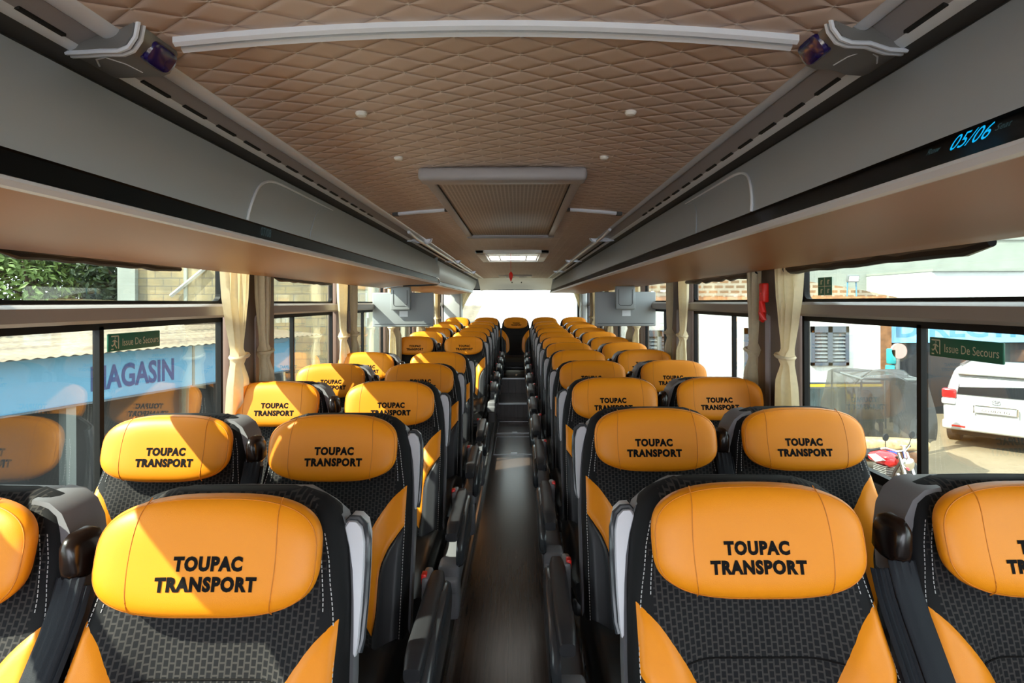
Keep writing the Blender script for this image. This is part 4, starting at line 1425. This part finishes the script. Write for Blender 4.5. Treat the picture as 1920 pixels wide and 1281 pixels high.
def tree(x, y, h, r, mt, label, seed, trunk=True):
    rnd = random.Random(seed)
    root = empty('leafy_tree', (1.2 * x, 1.2 * y, GZ), label=label, cat='tree', group='trees beyond the shop roof')
    b = MB()
    b.tube([(0, 0, 0), (0.05, 0, h * 0.3), (-0.05, 0.05, h * 0.6), (0.1, 0, h * 0.8)], [0.22, 0.16, 0.11, 0.04], 8)
    for k in range(7):
        a = rnd.random() * 2 * PI; z0 = h * (0.3 + 0.06 * k)
        b.tube([(0, 0, z0), (math.cos(a) * r * 0.4, math.sin(a) * r * 0.4, z0 + h * 0.15), (math.cos(a) * r * 0.75, math.sin(a) * r * 0.75, z0 + h * 0.25)], [0.07, 0.045, 0.015], 6)
    b.build('trunk', M['bark'], root)
    b = MB()
    blobs = [(rnd.uniform(-r, r) * 0.75, rnd.uniform(-r, r) * 0.75, h * rnd.uniform(0.42, 0.95), r * rnd.uniform(0.25, 0.48)) for _ in range(26)]
    for bx, by, bz, br_ in blobs:
        for k in range(330):
            d = Vector((rnd.gauss(0, 1), rnd.gauss(0, 1), rnd.gauss(0, 1))).normalized() * br_ * rnd.uniform(0.75, 1.05)
            p = Vector((bx, by, bz)) + d
            n = (d.normalized() + Vector((rnd.uniform(-.6, .6), rnd.uniform(-.6, .6), rnd.uniform(-.3, .9)))).normalized()
            u = n.orthogonal().normalized(); v = n.cross(u)
            ang = rnd.random() * 6; u, v = u * math.cos(ang) + v * math.sin(ang), v * math.cos(ang) - u * math.sin(ang)
            L = rnd.uniform(0.06, 0.13); W = L * 0.45
            b.add([p - u * L, p + v * W + n * 0.02, p + u * L, p - v * W + n * 0.02], [(0, 1, 2, 3)])
    b.build('foliage', M[mt], root, smooth=False)
tree(-13.6, 15.8, 6.2, 2.6, 'foliage_a', 'bright green leafy tree beside the block wall', 1)
tree(-18.6, 18.0, 6.8, 3.4, 'foliage_b', 'dark leafy tree at the outer end of the glass', 2)
tree(-16.4, 20.5, 7.6, 3.4, 'foliage_b', 'tall dark tree standing behind the bright green one', 3)
tree(-22.5, 17.0, 6.4, 3.0, 'foliage_a', 'pale green tree beyond the dark leafy tree', 4)
tree(-11.6, 17.5, 6.6, 2.6, 'foliage_b', 'shaded tree close behind the block wall corner', 5)
rnd = random.Random(5)
b = MB(); b.grid(lambda u, v: (-31 + 18.4 * u, 16.3 + 2.0 * v, 1.40 + 0.15 * math.sin(u * 9) - 0.3 * (v < 0.2) + 0.12 * v), 30, 4)
b.grid(lambda u, v: (-31 + 18.4 * u, 16.3, GZ + (1.10 + 0.15 * math.sin(u * 9) - GZ) * v), 30, 3)
tag(b.build('grass_bank', M['dry_grass']), 'dry grassy bank under the trees', 'bank', kind='stuff')
# shed roofs seen past the third window
root = empty('tin_shed', (-7.45, 21.0, GZ), label='far tin-roofed shed past the blue sign', cat='shed')
b = MB(); b.box(-2.0, 4.5, 0, 3, 0, 2.0); b.build('shed_wall', M['rust'], root, smooth=False)
b = MB(); b.grid(lambda u, v: (-2.4 + 7.3 * u, -0.5 + 4 * v, 2.1 + 0.5 * v + 0.02 * math.sin(u * 120)), 160, 2); b.build('shed_roof', M['tin_roof'], root)

# ---- white building with louvres, white-car side
root = empty('white_building', (0, 15.6, GZ), label='sunlit white building with blue louvred windows and dark plinth', cat='building')
b = MB(); b.box(1.75, 8.40, 0, 4.0, 0.0, 2.72); b.build('plaster_wall', M['white_paint_wall'], root, smooth=False)
b = MB(); b.box(1.75, 8.42, -0.05, 0.0, 0.0, 0.70); b.build('plinth', M['plinth_dark'], root, smooth=False)
b = MB(); b.box(1.75, 8.41, -0.055, -0.0, 0.74, 0.80); b.build('stripe', M['yellow_line'], root, smooth=False)
b = MB(); b.box(1.75, 8.41, -0.055, -0.0, 0.815, 0.84); b.build('thin_stripe', M['joint_dark'], root, smooth=False)
for x0, x1, z0, z1 in ((6.78, 7.64, 1.23, 2.13), (5.25, 6.05, 0.95, 2.10), (2.95, 3.62, 1.12, 2.05)):
    b = MB()
    for q in ((x0, x1, z0, z0 + 0.07), (x0, x1, z1 - 0.14, z1), (x0, x0 + 0.07, z0, z1), (x1 - 0.07, x1, z0, z1), ((x0 + x1) / 2 - 0.05, (x0 + x1) / 2 + 0.05, z0, z1)):
        b.box(q[0], q[1], -0.07, 0.02, q[2], q[3])
    wf = b.build('louvre_window', M['louver_blue'], root, smooth=False)
    b = MB()
    n = int((z1 - z0 - 0.2) / 0.085)
    for k in range(n):
        zz = z0 + 0.09 + k * 0.085
        b.add([(x0 + 0.07, -0.045, zz), (x1 - 0.07, -0.045, zz), (x1 - 0.07, -0.005, zz + 0.065), (x0 + 0.07, -0.005, zz + 0.065)], [(0, 1, 2, 3)])
    b.build('louvre_slat', M['louver_pale'], wf, smooth=False)
    b = MB(); b.box(x0, x1, -0.004, 0.0, z0, z1); b.build('louvre_back', M['shop_dark'], wf, smooth=False)
# brick parapet on the roof
root = empty('brick_parapet', (0, 16.08, GZ), label='old orange brick parapet on the white building roof', cat='parapet')
b = MB()
b.prism([(3.2, 2.72), (9.2, 2.72), (9.05, 2.80), (8.0, 3.02), (6.7, 3.22), (5.0, 3.30), (3.2, 3.32)], 'y', 0.0, 0.25)
b.build('brickwork', M['old_brick'], root, smooth=False)
b = MB(); b.box(3.2, 8.6, -0.3, 0.2, 2.72, 2.82); b.build('coping', M['rust'], root, smooth=False)
# floodlight
root = empty('floodlight', (9.47, 15.84, 2.124), label='pale floodlight on blue legs above the brick parapet', cat='floodlight')
b = MB(); b.rbox(-0.13, 0.13, -0.03, 0.06, -0.07, 0.09, 0.008, 2, Matrix.Rotation(0.25, 4, 'X')); b.build('lamp_case', M['pole_grey'], root)
b = MB(); b.box(-0.11, 0.11, -0.036, -0.030, -0.05, 0.07, Matrix.Rotation(0.25, 4, 'X')); b.build('lamp_glass', M['clear_white'], root, smooth=False)
b = MB()
for xx in (-0.11, 0.11):
    b.tube([(xx * 0.9, 0.05, -0.05), (xx * 1.05, 0.05, -0.50)], 0.014, 6)
b.build('lamp_leg', M['letter_blue'], root)
# big pale house behind
root = empty('pale_house', (0, 22.8, GZ), label='big pale plastered house behind the parapet', cat='building')
b = MB(); b.box(2.2, 26.0, 0, 3.0, 0, 8.2); b.build('house_wall', M['pale_concrete'], root, smooth=False)
b = MB(); b.box(11.8, 26.0, -3.0, 0.0, 0.0, 3.55); b.build('annex', M['white_paint_wall'], root, smooth=False)
b = MB(); b.box(11.78, 26.0, -3.08, 0.0, 3.55, 3.62); b.build('annex_ledge', M['pale_concrete'], root, smooth=False)
b = MB(); b.box(2.2, 26.0, -0.04, 0.0, 4.75, 4.78); b.build('wall_groove', M['pole_grey'], root, smooth=False)
# office with DIRECTION sign behind the car
root = empty('office_building', (9.83, 15.84, GZ), label='dark-fronted office with sky-blue DIRECTION sign behind the white car', cat='building')
b = MB(); b.box(0.25, 8.0, 0.3, 2.6, 0, 2.75); b.build('office_front', M['shop_dark'], root, smooth=False)  # opening under the sign, with its darkness painted on a solid block
b = MB(); b.box(0.55, 6.0, 0.15, 0.3, 1.72, 2.36); sb = b.build('sign_board', M['sky_blue_sign'], root, smooth=False)
vs, fs = fit_text('DIRECTION', 4.1, 0.42, 0.0, 0.03)
b = MB(); b.add([(2.86 + v.x, 0.145, 2.05 + v.y) for v in vs], fs); b.build('lettering', M['letter_blue'], sb, smooth=False)
b = MB(); b.box(0.25, 0.6, 0.0, 0.3, 0, 2.6); b.build('rusty_post', M['rust'], root, smooth=False)

# ---- the white car
def wheel(b, c, ax, r, wd, nm=None):
    pass
heading = math.radians(46)   # from +Y towards +X
root = empty('white_car', (10.22, 12.0, GZ), -heading, label='white off-road car seen from behind outside the window', cat='car')
W2 = 0.92
# side outline (y forward, z): rear at y = 0
body = MB()
def ring(y, zb, zt, hw, zw, tw):
    """section: sill zb, roof zt, half width hw at belt, zw belt height, tw half width at top"""
    pts = []
    for sg in (1, -1):
        seq = [(hw * 0.93, zb), (hw * 0.99, zb + 0.12), (hw, (zb + zw) / 2 + 0.1), (hw * 0.985, zw), ((hw * 0.9 + tw) / 2 + 0.03, (zw * 0.45 + zt * 0.55)), (tw, zt - 0.06), (tw - 0.10, zt)]
        if sg == -1: seq = seq[::-1]
        pts += [(sg * q[0], y, q[1]) for q in seq]
    return pts
prof = [(0.02, 0.52, 1.45, 0.86, 1.05, 0.70), (0.06, 0.46, 1.60, 0.91, 1.06, 0.72), (0.20, 0.42, 1.72, 0.93, 1.07, 0.74), (0.6, 0.40, 1.77, 0.935, 1.08, 0.75), (1.6, 0.38, 1.79, 0.935, 1.08, 0.76), (2.5, 0.38, 1.75, 0.935, 1.08, 0.74), (2.95, 0.38, 1.55, 0.93, 1.09, 0.70), (3.35, 0.38, 1.16, 0.93, 1.08, 0.80), (4.2, 0.40, 1.06, 0.91, 1.00, 0.80), (4.6, 0.45, 0.95, 0.85, 0.88, 0.75), (4.72, 0.5, 0.80, 0.78, 0.75, 0.70)]
body.loft([ring(*p) for p in prof])
body.build('body', M['car_white'], root, angle=40)
def on_rear(x, z):   # rear face y at height z
    return interp([(0.5, 0.02), (1.05, 0.0), (1.45, 0.03), (1.60, 0.075), (1.72, 0.21)], z)
b = MB()
poly = [(-0.66, 1.19), (0.66, 1.19), (0.62, 1.42), (0.56, 1.56), (-0.56, 1.56), (-0.62, 1.42)]
b.loft([[(x, on_rear(x, z) - 0.012, z) for x, z in poly], [(x, on_rear(x, z) + 0.05, z) for x, z in poly]])
b.build('rear_window', M['car_glass'], root, angle=30)
b = MB(); b.rbox(-0.66, 0.66, -0.05, 0.2, 1.63, 1.70, 0.03, 3); b.build('roof_spoiler', M['car_white'], root)
b = MB(); b.rbox(-0.92, 0.92, -0.10, 0.25, 0.40, 0.62, 0.06, 3); bp = b.build('rear_bumper', M['car_white'], root)
for sg in (-1, 1):
    b = MB(); b.rbox(sg * 0.62 - 0.12, sg * 0.62 + 0.12, -0.108, -0.09, 0.475, 0.515, 0.006, 2); b.build('reflector', M['lamp_red'], bp)
    b = MB(); b.rbox(sg * 0.80 - 0.13, sg * 0.80 + 0.13, -0.03, 0.22, 1.09, 1.29, 0.03, 3); tl = b.build('tail_lamp', M['lamp_red'], root)
    b = MB(); b.rbox(sg * 0.81 - 0.125, sg * 0.81 + 0.125, -0.025, 0.24, 0.95, 1.085, 0.03, 3); b.build('lamp_lens', M['lamp_clear'], tl)
    # side glass
    for ya, yb in ((0.32, 1.15), (1.25, 2.05), (2.12, 2.75)):
        b = MB()
        q = [(ya, 1.12), (yb, 1.12), (yb - (0.25 if yb > 2.5 else 0.0), 1.56), (ya + (0.06 if ya < 0.5 else 0), 1.56)]
        b.loft([[(sg * (0.925 - 0.36 * (z - 1.08) + d), y, z) for y, z in q] for d in (0.0, 0.028)])
        b.build('side_window', M['car_glass'], root, smooth=False)
    for yy in (0.95, 3.75):
        b = MB()
        b.tube([(sg * 0.70, yy, 0.37), (sg * 0.94, yy, 0.37)], 0.37, 28)
        wl_ = b.build('wheel', M['tyre'], root)
        b = MB(); b.tube([(sg * 0.93, yy, 0.37), (sg * 0.955, yy, 0.37)], 0.24, 20); b.build('hub', M['engine_metal'], wl_)
b = MB(); b.rbox(-0.34, 0.34, -0.035, 0.0, 0.82, 0.98, 0.01, 2); pr = b.build('plate_recess', M['car_white'], root)
b = MB(); b.rbox(-0.28, 0.28, -0.045, -0.03, 0.835, 0.93, 0.004, 2); np_ = b.build('number_plate', M['plate_white'], root)
vs, fs = fit_text('CG 6029 1G', 0.46, 0.055, 0.0, 0.01)
b = MB(); b.add([(v.x, -0.047, 0.883 + v.y) for v in vs], fs); b.build('lettering', M['print_black'], np_, smooth=False)
b = MB(); b.tube([(-0.36, -0.05, 0.82), (-0.36, -0.055, 0.98), (-0.33, -0.055, 0.995), (0.33, -0.055, 0.995), (0.36, -0.055, 0.98), (0.36, -0.05, 0.82)], 0.014, 6); b.build('chrome_strip', M['chrome'], root)
b = MB()
for rx, rz, cz in ((0.075, 0.05, 1.09), (0.045, 0.022, 1.112)):
    b.tube([(rx * math.cos(2 * PI * k / 20), -0.012, cz + rz * math.sin(2 * PI * k / 20)) for k in range(20)], 0.007, 6, True)
b.tube([(0.022 * math.cos(2 * PI * k / 16), -0.012, 1.085 + 0.043 * math.sin(2 * PI * k / 16)) for k in range(16)], 0.006, 6, True)
b.build('emblem', M['chrome'], root)
b = MB()
for sg in (-1, 1):
    b.tube([(sg * 0.66, 0.5, 1.80), (sg * 0.66, 2.4, 1.82)], 0.02, 6)
b.build('roof_bar', M['rack_dark_gap'], root)
b = MB(); b.rbox(-0.80, 0.80, 0.2, 4.3, 0.25, 0.45, 0.05, 2); b.build('chassis', M['tyre'], root)

# ---- motorcycle (front towards the camera)
root = empty('motorcycle', (5.75, 8.9, GZ), math.radians(18), label='red and chrome motorcycle parked in front of the covered tricycle', cat='motorcycle')
def wheel_parts(y, nm='wheel'):
    b = MB(); b.tube([(0, y + 0.285 * math.cos(2 * PI * k / 32), 0.31 + 0.285 * math.sin(2 * PI * k / 32)) for k in range(32)], 0.05, 10, True)
    o = b.build(nm, M['tyre'], root)
    b = MB(); b.tube([(0, y + 0.235 * math.cos(2 * PI * k / 28), 0.31 + 0.235 * math.sin(2 * PI * k / 28)) for k in range(28)], 0.014, 6, True); b.build('rim', M['chrome'], o)
    b = MB()
    for k in range(18):
        a = 2 * PI * k / 18
        b.tube([(0.02 * (-1) ** k, y, 0.31), (0, y + 0.235 * math.cos(a), 0.31 + 0.235 * math.sin(a))], 0.003, 4)
    b.tube([(-0.05, y, 0.31), (0.05, y, 0.31)], 0.045, 12)
    b.build('spoke', M['steel'], o)
wheel_parts(-0.62); wheel_parts(0.66)
b = MB()
for sg in (-1, 1):
    b.tube([(sg * 0.085, -0.62, 0.31), (sg * 0.085, -0.50, 0.62), (sg * 0.085, -0.38, 0.95)], [0.022, 0.024, 0.020], 10)
b.build('front_fork', M['chrome'], root)
b = MB(); b.grid(lambda u, v: ((v - 0.5) * 0.15, -0.62 + (0.36 - 0.03 * (2 * v - 1) ** 2) * math.cos(PI * (0.02 + 0.86 * u)) * -1, 0.31 + (0.36 - 0.03 * (2 * v - 1) ** 2) * math.sin(PI * (0.02 + 0.86 * u))), 20, 6)
b.build('front_fender', M['moto_red'], root)
b = MB(); b.tube([(0, -0.42, 0.80), (0, -0.50, 0.80), (0, -0.52, 0.80)], [0.08, 0.095, 0.06], 16); b.build('headlight', M['chrome'], root)
b = MB(); b.tube([(-0.36, -0.22, 0.98), (-0.25, -0.30, 1.02), (-0.08, -0.36, 0.97), (0.08, -0.36, 0.97), (0.25, -0.30, 1.02), (0.36, -0.22, 0.98)], 0.013, 8); b.build('handlebar', M['chrome'], root)
for sg in (-1, 1):
    b = MB(); b.tube([(sg * 0.30, -0.26, 1.005), (sg * 0.41, -0.18, 0.965)], 0.02, 8); b.build('grip', M['tyre'], root)
    b = MB(); b.tube([(sg * 0.24, -0.30, 1.02), (sg * 0.27, -0.32, 1.16)], 0.006, 6); b.disc((sg * 0.27, -0.335, 1.19), (0, 1, 0), 0.055, 0.02, 14); b.build('mirror', M['tyre'], root)
b = MB()
secs = []
for y, hw, zt, zb in ((-0.30, 0.06, 0.84, 0.74), (-0.22, 0.13, 0.90, 0.68), (-0.05, 0.145, 0.91, 0.68), (0.10, 0.11, 0.86, 0.70), (0.16, 0.06, 0.82, 0.72)):
    secs.append([(hw * math.cos(a), y, (zt + zb) / 2 + (zt - zb) / 2 * math.sin(a)) for a in [2 * PI * k / 16 for k in range(16)]])
b.loft(secs); tk = b.build('fuel_tank', M['moto_red'], root)
b = MB()
for sg in (-1, 1):
    b.prism([(-0.22, 0.80), (-0.05, 0.86), (0.08, 0.82), (-0.05, 0.74)], 'x', sg * 0.138, sg * 0.150)
b.build('tank_flash', M['plate_white'], tk, smooth=False)
b = MB(); b.rbox(-0.12, 0.12, 0.12, 0.78, 0.74, 0.83, 0.04, 3); b.build('saddle', M['tyre'], root)
b = MB(); b.rbox(-0.14, 0.14, -0.20, 0.20, 0.30, 0.52, 0.05, 3)
for k in range(7):
    b.rbox(-0.11, 0.11, -0.20, 0.02, 0.52 + k * 0.026, 0.535 + k * 0.026, 0.005, 1)
b.build('engine', M['engine_metal'], root)
b = MB(); b.tube([(0.11, -0.22, 0.58), (0.13, -0.30, 0.42), (0.14, -0.15, 0.27), (0.15, 0.3, 0.28), (0.16, 0.85, 0.38)], [0.022, 0.022, 0.025, 0.03, 0.045], 10); b.build('exhaust', M['chrome'], root)
b = MB(); b.tube([(0, -0.38, 0.85), (0, -0.25, 0.62), (0, -0.12, 0.28), (0, 0.30, 0.30), (0, 0.66, 0.31)], 0.022, 8); b.tube([(0, -0.36, 0.88), (0, 0.1, 0.70), (0, 0.8, 0.76)], 0.02, 8); b.build('bike_frame', M['tyre'], root)
b = MB(); b.tube([(0.1, 0.0, 0.3), (0.30, 0.0, 0.28)], 0.012, 6); b.tube([(-0.1, 0.0, 0.3), (-0.30, 0.0, 0.0)], 0.012, 6); b.build('foot_peg', M['steel'], root)

# ---- tricycle under a plastic sheet, with a seated person
tx, ty = 6.72, 10.5
root = empty('covered_tricycle', (tx, ty, GZ), math.radians(-8), label='passenger tricycle draped with a clear grey plastic sheet', cat='tricycle')
b = MB()
for sx_ in (-0.52, 0.52):
    for yy in (-0.55, 0.75):
        b.tube([(sx_, yy, 0.35), (sx_ * 0.96, yy, 1.62)], 0.018, 8)
b.tube([(-0.5, -0.55, 1.62), (0.5, -0.55, 1.62), (0.5, 0.75, 1.62), (-0.5, 0.75, 1.62)], 0.018, 8, True)
b.build('canopy_frame', M['pole_grey'], root)
b = MB()
def drape(u, v):
    # u round the perimeter (front face and both sides), v from the top centre line downwards
    a = u * 3.0
    if a < 1: px, py = -0.58, 0.75 - 1.36 * a
    elif a < 2: px, py = -0.58 + 1.16 * (a - 1), -0.61
    else: px, py = 0.58, -0.61 + 1.36 * (a - 2)
    if v < 0.25:
        k = v / 0.25
        return (px * k, (py - 0.1) * k + 0.1, 1.70 - 0.07 * k * k + 0.05 * math.sin(a * 5 + 1) * k + 0.02 * math.sin(a * 13) * k - 0.10 * k * max(0.0, -px - 0.2))
    k = (v - 0.25) / 0.75
    f = 0.10 * k * math.sin(a * 6.5 + 3 * k) + 0.06 * math.sin(a * 19 + 2 * k) * k + 0.03 * math.sin(a * 41) * k
    return (px * (1 + 0.10 * k + f), py * (1 + 0.14 * k + f), 1.63 + (0.05 * math.sin(a * 5 + 1) + 0.02 * math.sin(a * 13) - 0.10 * max(0.0, -px - 0.2)) * (1 - k) - 1.0 * k + 0.10 * math.sin(a * 7) * k)
b.grid(drape, 90, 26); b.build('plastic_cover', M['plastic_sheet'], root)
b = MB(); b.rbox(-0.50, 0.50, -0.25, 0.60, 0.52, 0.66, 0.05, 3); b.build('bench_cushion', M['cushion_tan'], root)
b = MB(); b.rbox(-0.55, 0.55, -0.58, 0.75, 0.34, 0.46, 0.04, 2); b.build('floor_tray', M['rust'], root)
b = MB(); b.rbox(-0.60, 0.45, -0.95, -0.62, 0.60, 0.75, 0.05, 3); fs_ = b.build('front_saddle', M['cushion_tan'], root)
b = MB(); b.rbox(-0.60, -0.10, -0.99, -0.66, 0.50, 0.60, 0.03, 3); b.build('saddle_cloth', M['blue_cloth'], fs_)
for xx, yy in ((-0.50, 0.45), (0.50, 0.45), (0.0, -1.15)):
    b = MB(); b.tube([(xx, yy + 0.22 * math.cos(2 * PI * k / 24), 0.27 + 0.22 * math.sin(2 * PI * k / 24)) for k in range(24)], 0.05, 8, True)
    b.tube([(xx - 0.04, yy, 0.27), (xx + 0.04, yy, 0.27)], 0.17, 16)
    b.build('wheel', M['tyre'], root)
b = MB(); b.tube([(0, -1.15, 0.27), (0, -1.0, 0.55), (0, -0.95, 0.68)], 0.03, 8); b.tube([(-0.3, -0.88, 0.72), (0, -0.95, 0.68), (0.3, -0.88, 0.72)], 0.015, 8); b.build('steering_fork', M['chrome'], root)

def skin_body(name, joints, edges, mt, parent, root_i=0, sub=1):
    me = bpy.data.meshes.new(name)
    me.from_pydata([j[:3] for j in joints], edges, [])
    o = bpy.data.objects.new(name, me); COL.objects.link(o); o.parent = parent
    md = o.modifiers.new('skin', 'SKIN'); md.use_smooth_shade = True
    sv = me.skin_vertices[0].data
    for i, j in enumerate(joints):
        sv[i].radius = (j[3], j[4] if len(j) > 4 else j[3])
        sv[i].use_root = (i == root_i)
    ms = o.modifiers.new('smooth', 'SUBSURF'); ms.levels = sub; ms.render_levels = sub
    dg = bpy.context.evaluated_depsgraph_get()
    m2 = bpy.data.meshes.new_from_object(o.evaluated_get(dg))
    o.modifiers.clear(); o.data = m2
    m2.materials.clear(); m2.materials.append(mt)
    for p in m2.polygons: p.use_smooth = True
    return o
proot = empty('person', (tx - 0.12, ty + 0.12, GZ), math.radians(-12), label='person in olive shirt sitting under the plastic sheet, hands on knees', cat='person')
# seated, facing -Y, hips at 0.76
J = [(0, 0.05, 0.76, .14, .11), (0, 0.06, 0.92, .13, .10), (0, 0.05, 1.08, .15, .10), (0, 0.03, 1.18, .13, .09), (0, 0.01, 1.27, .05), (0, -0.02, 1.36, .075, .09), (0, -0.03, 1.46, .075, .09),
     (-0.19, 0.03, 1.16, .055), (-0.25, -0.02, 0.93, .042), (-0.17, -0.24, 0.80, .030), (0.19, 0.03, 1.16, .055), (0.25, -0.02, 0.93, .042), (0.17, -0.24, 0.80, .030),
     (-0.10, 0.0, 0.74, .09), (-0.14, -0.38, 0.72, .062), (-0.14, -0.38, 0.40, .045), (-0.14, -0.45, 0.50, .04), (0.10, 0.0, 0.74, .09), (0.14, -0.38, 0.72, .062), (0.14, -0.36, 0.50, .045)]
J = [j for i, j in enumerate(J) if i != 16]
E = [(0, 1), (1, 2), (2, 3), (3, 4), (4, 5), (5, 6), (3, 7), (7, 8), (8, 9), (3, 10), (10, 11), (11, 12), (0, 13), (13, 14), (14, 15), (0, 16), (16, 17), (17, 18)]
J[15] = (-0.14, -0.36, 0.50, .045)
bd = skin_body('body', J, E, M['skin_dark'], proot, 0, 2)
# face
b = MB()
b.loft([[(0.10 * k * math.cos(a) * 0.9, -0.02 + dy + 0.0 * k, 1.44 + 0.125 * k * math.sin(a)) for a in [2 * PI * j / 20 for j in range(20)]] for dy, k in ((0.085, 0.45), (0.05, 0.85), (0.0, 1.0), (-0.05, 0.92), (-0.09, 0.62), (-0.105, 0.3))])
b.loft([[(x * k, -0.115 - d, 1.425 + z * k) for x, z in ((-0.016, -0.02), (0.016, -0.02), (0.008, 0.035), (-0.008, 0.035))] for d, k in ((-0.03, 1.2), (0.018, 0.8))])
for sg in (-1, 1):
    b.loft([[(sg * (0.085 + d), -0.01 + 0.02 * math.cos(a), 1.43 + 0.032 * math.sin(a)) for a in [2 * PI * j / 10 for j in range(10)]] for d in (0, 0.016)])
b.build('face', M['skin_dark'], proot)
b = MB()
for sg in (-1, 1):
    b.disc((sg * 0.035, -0.118, 1.452), (0, 1, 0), 0.012, 0.02, 10)
b.rbox(-0.028, 0.028, -0.113, -0.09, 1.375, 1.385, 0.004, 1)
b.build('eye_and_mouth', M['hair_black'], proot)
b = MB()
b.grid(lambda u, v: (0.103 * math.cos(2 * PI * u) * math.cos(v * PI / 2), -0.005 + 0.11 * math.sin(2 * PI * u) * math.cos(v * PI / 2), 1.485 + 0.095 * math.sin(v * PI / 2)), 20, 6); b.build('hair', M['hair_black'], proot)
# shirt and trousers follow the body
b = MB()
el = lambda cx_, cy_, z, rx, ry: [(cx_ + rx * math.cos(a), cy_ + ry * math.sin(a), z) for a in [2 * PI * j / 20 for j in range(20)]]
b.loft([el(0, .05, .74, .175, .135), el(0, .06, .9, .165, .13), el(0, .05, 1.05, .19, .13), el(0, .035, 1.16, .215, .115), el(0, .02, 1.22, .15, .09), el(0, .01, 1.255, .075, .065)])
for sg in (-1, 1):
    b.tube([(sg * 0.17, 0.03, 1.165), (sg * 0.215, 0.01, 1.09), (sg * 0.245, -0.015, 0.98)], [0.082, 0.075, 0.068], 12)
b.build('shirt', M['olive_shirt'], proot)
b = MB()
for sg in (-1, 1):
    b.tube([(sg * 0.09, 0.05, 0.75), (sg * 0.13, -0.2, 0.735), (sg * 0.14, -0.36, 0.72), (sg * 0.142, -0.40, 0.68), (sg * 0.14, -0.385, 0.52)], [0.115, 0.10, 0.088, 0.085, 0.075], 12)
b.build('trousers', M['trouser_grey'], proot)
for sg in (-1, 1):
    b = MB()
    hx, hy, hz = sg * 0.165, -0.27, 0.795
    b.rbox(hx - 0.038, hx + 0.038, hy - 0.07, hy + 0.02, hz - 0.012, hz + 0.014, 0.011, 3)
    for k in range(4):
        fx = hx - 0.029 + 0.0195 * k; ln = (0.058, 0.068, 0.064, 0.050)[k if sg > 0 else 3 - k]
        b.tube([(fx, hy - 0.06, hz + 0.002), (fx, hy - 0.06 - ln * 0.55, hz + 0.004), (fx, hy - 0.06 - ln, hz - 0.022)], [0.0095, 0.009, 0.007], 8)
    b.tube([(hx - sg * 0.03, hy - 0.005, hz), (hx - sg * 0.058, hy - 0.035, hz), (hx - sg * 0.064, hy - 0.065, hz - 0.008)], [0.012, 0.011, 0.008], 8)
    b.build('hand', M['skin_dark'], proot)
b = MB()
for sg in (-1, 1):
    b.tube([(sg * 0.14, -0.35, 0.50), (sg * 0.14, -0.42, 0.49), (sg * 0.14, -0.52, 0.485)], [0.045, 0.045, 0.03], 10)
b.build('shoe', M['tyre'], proot)

# ---- pole with a round pinkish top
root = empty('sign_pole', (7.77, 11.5, GZ), label='grey pole with round pale top and teal fitting before the car', cat='pole')
b = MB(); b.tube([(0, 0, 0), (0, 0, 1.78)], 0.05, 10); b.build('post', M['pole_grey'], root)
b = MB(); b.disc((0.02, -0.05, 1.86), (0, 1, 0), 0.13, 0.05, 20); b.build('round_plate', M['pink_round'], root)
b = MB(); b.rbox(-0.17, -0.05, -0.05, 0.05, 1.45, 1.62, 0.02, 2); b.rbox(-0.15, -0.03, -0.05, 0.05, 1.64, 1.90, 0.02, 2); b.build('teal_fitting', M['teal_plastic'], root)

# parked scooter wheels and clutter in front of the car are left to the motorcycle and tricycle above
for o in COL.objects:
    if o.parent is None and o.name.split('.')[0] in ('shop_building', 'block_wall_building', 'tin_shed', 'white_building', 'brick_parapet', 'floodlight', 'pale_house', 'office_building', 'sign_pole', 'leafy_tree'):
        o.scale = (1.2, 1.2, 1.2)
    if o.name == 'covered_tricycle':
        o.scale = (0.98, 0.98, 1.15)
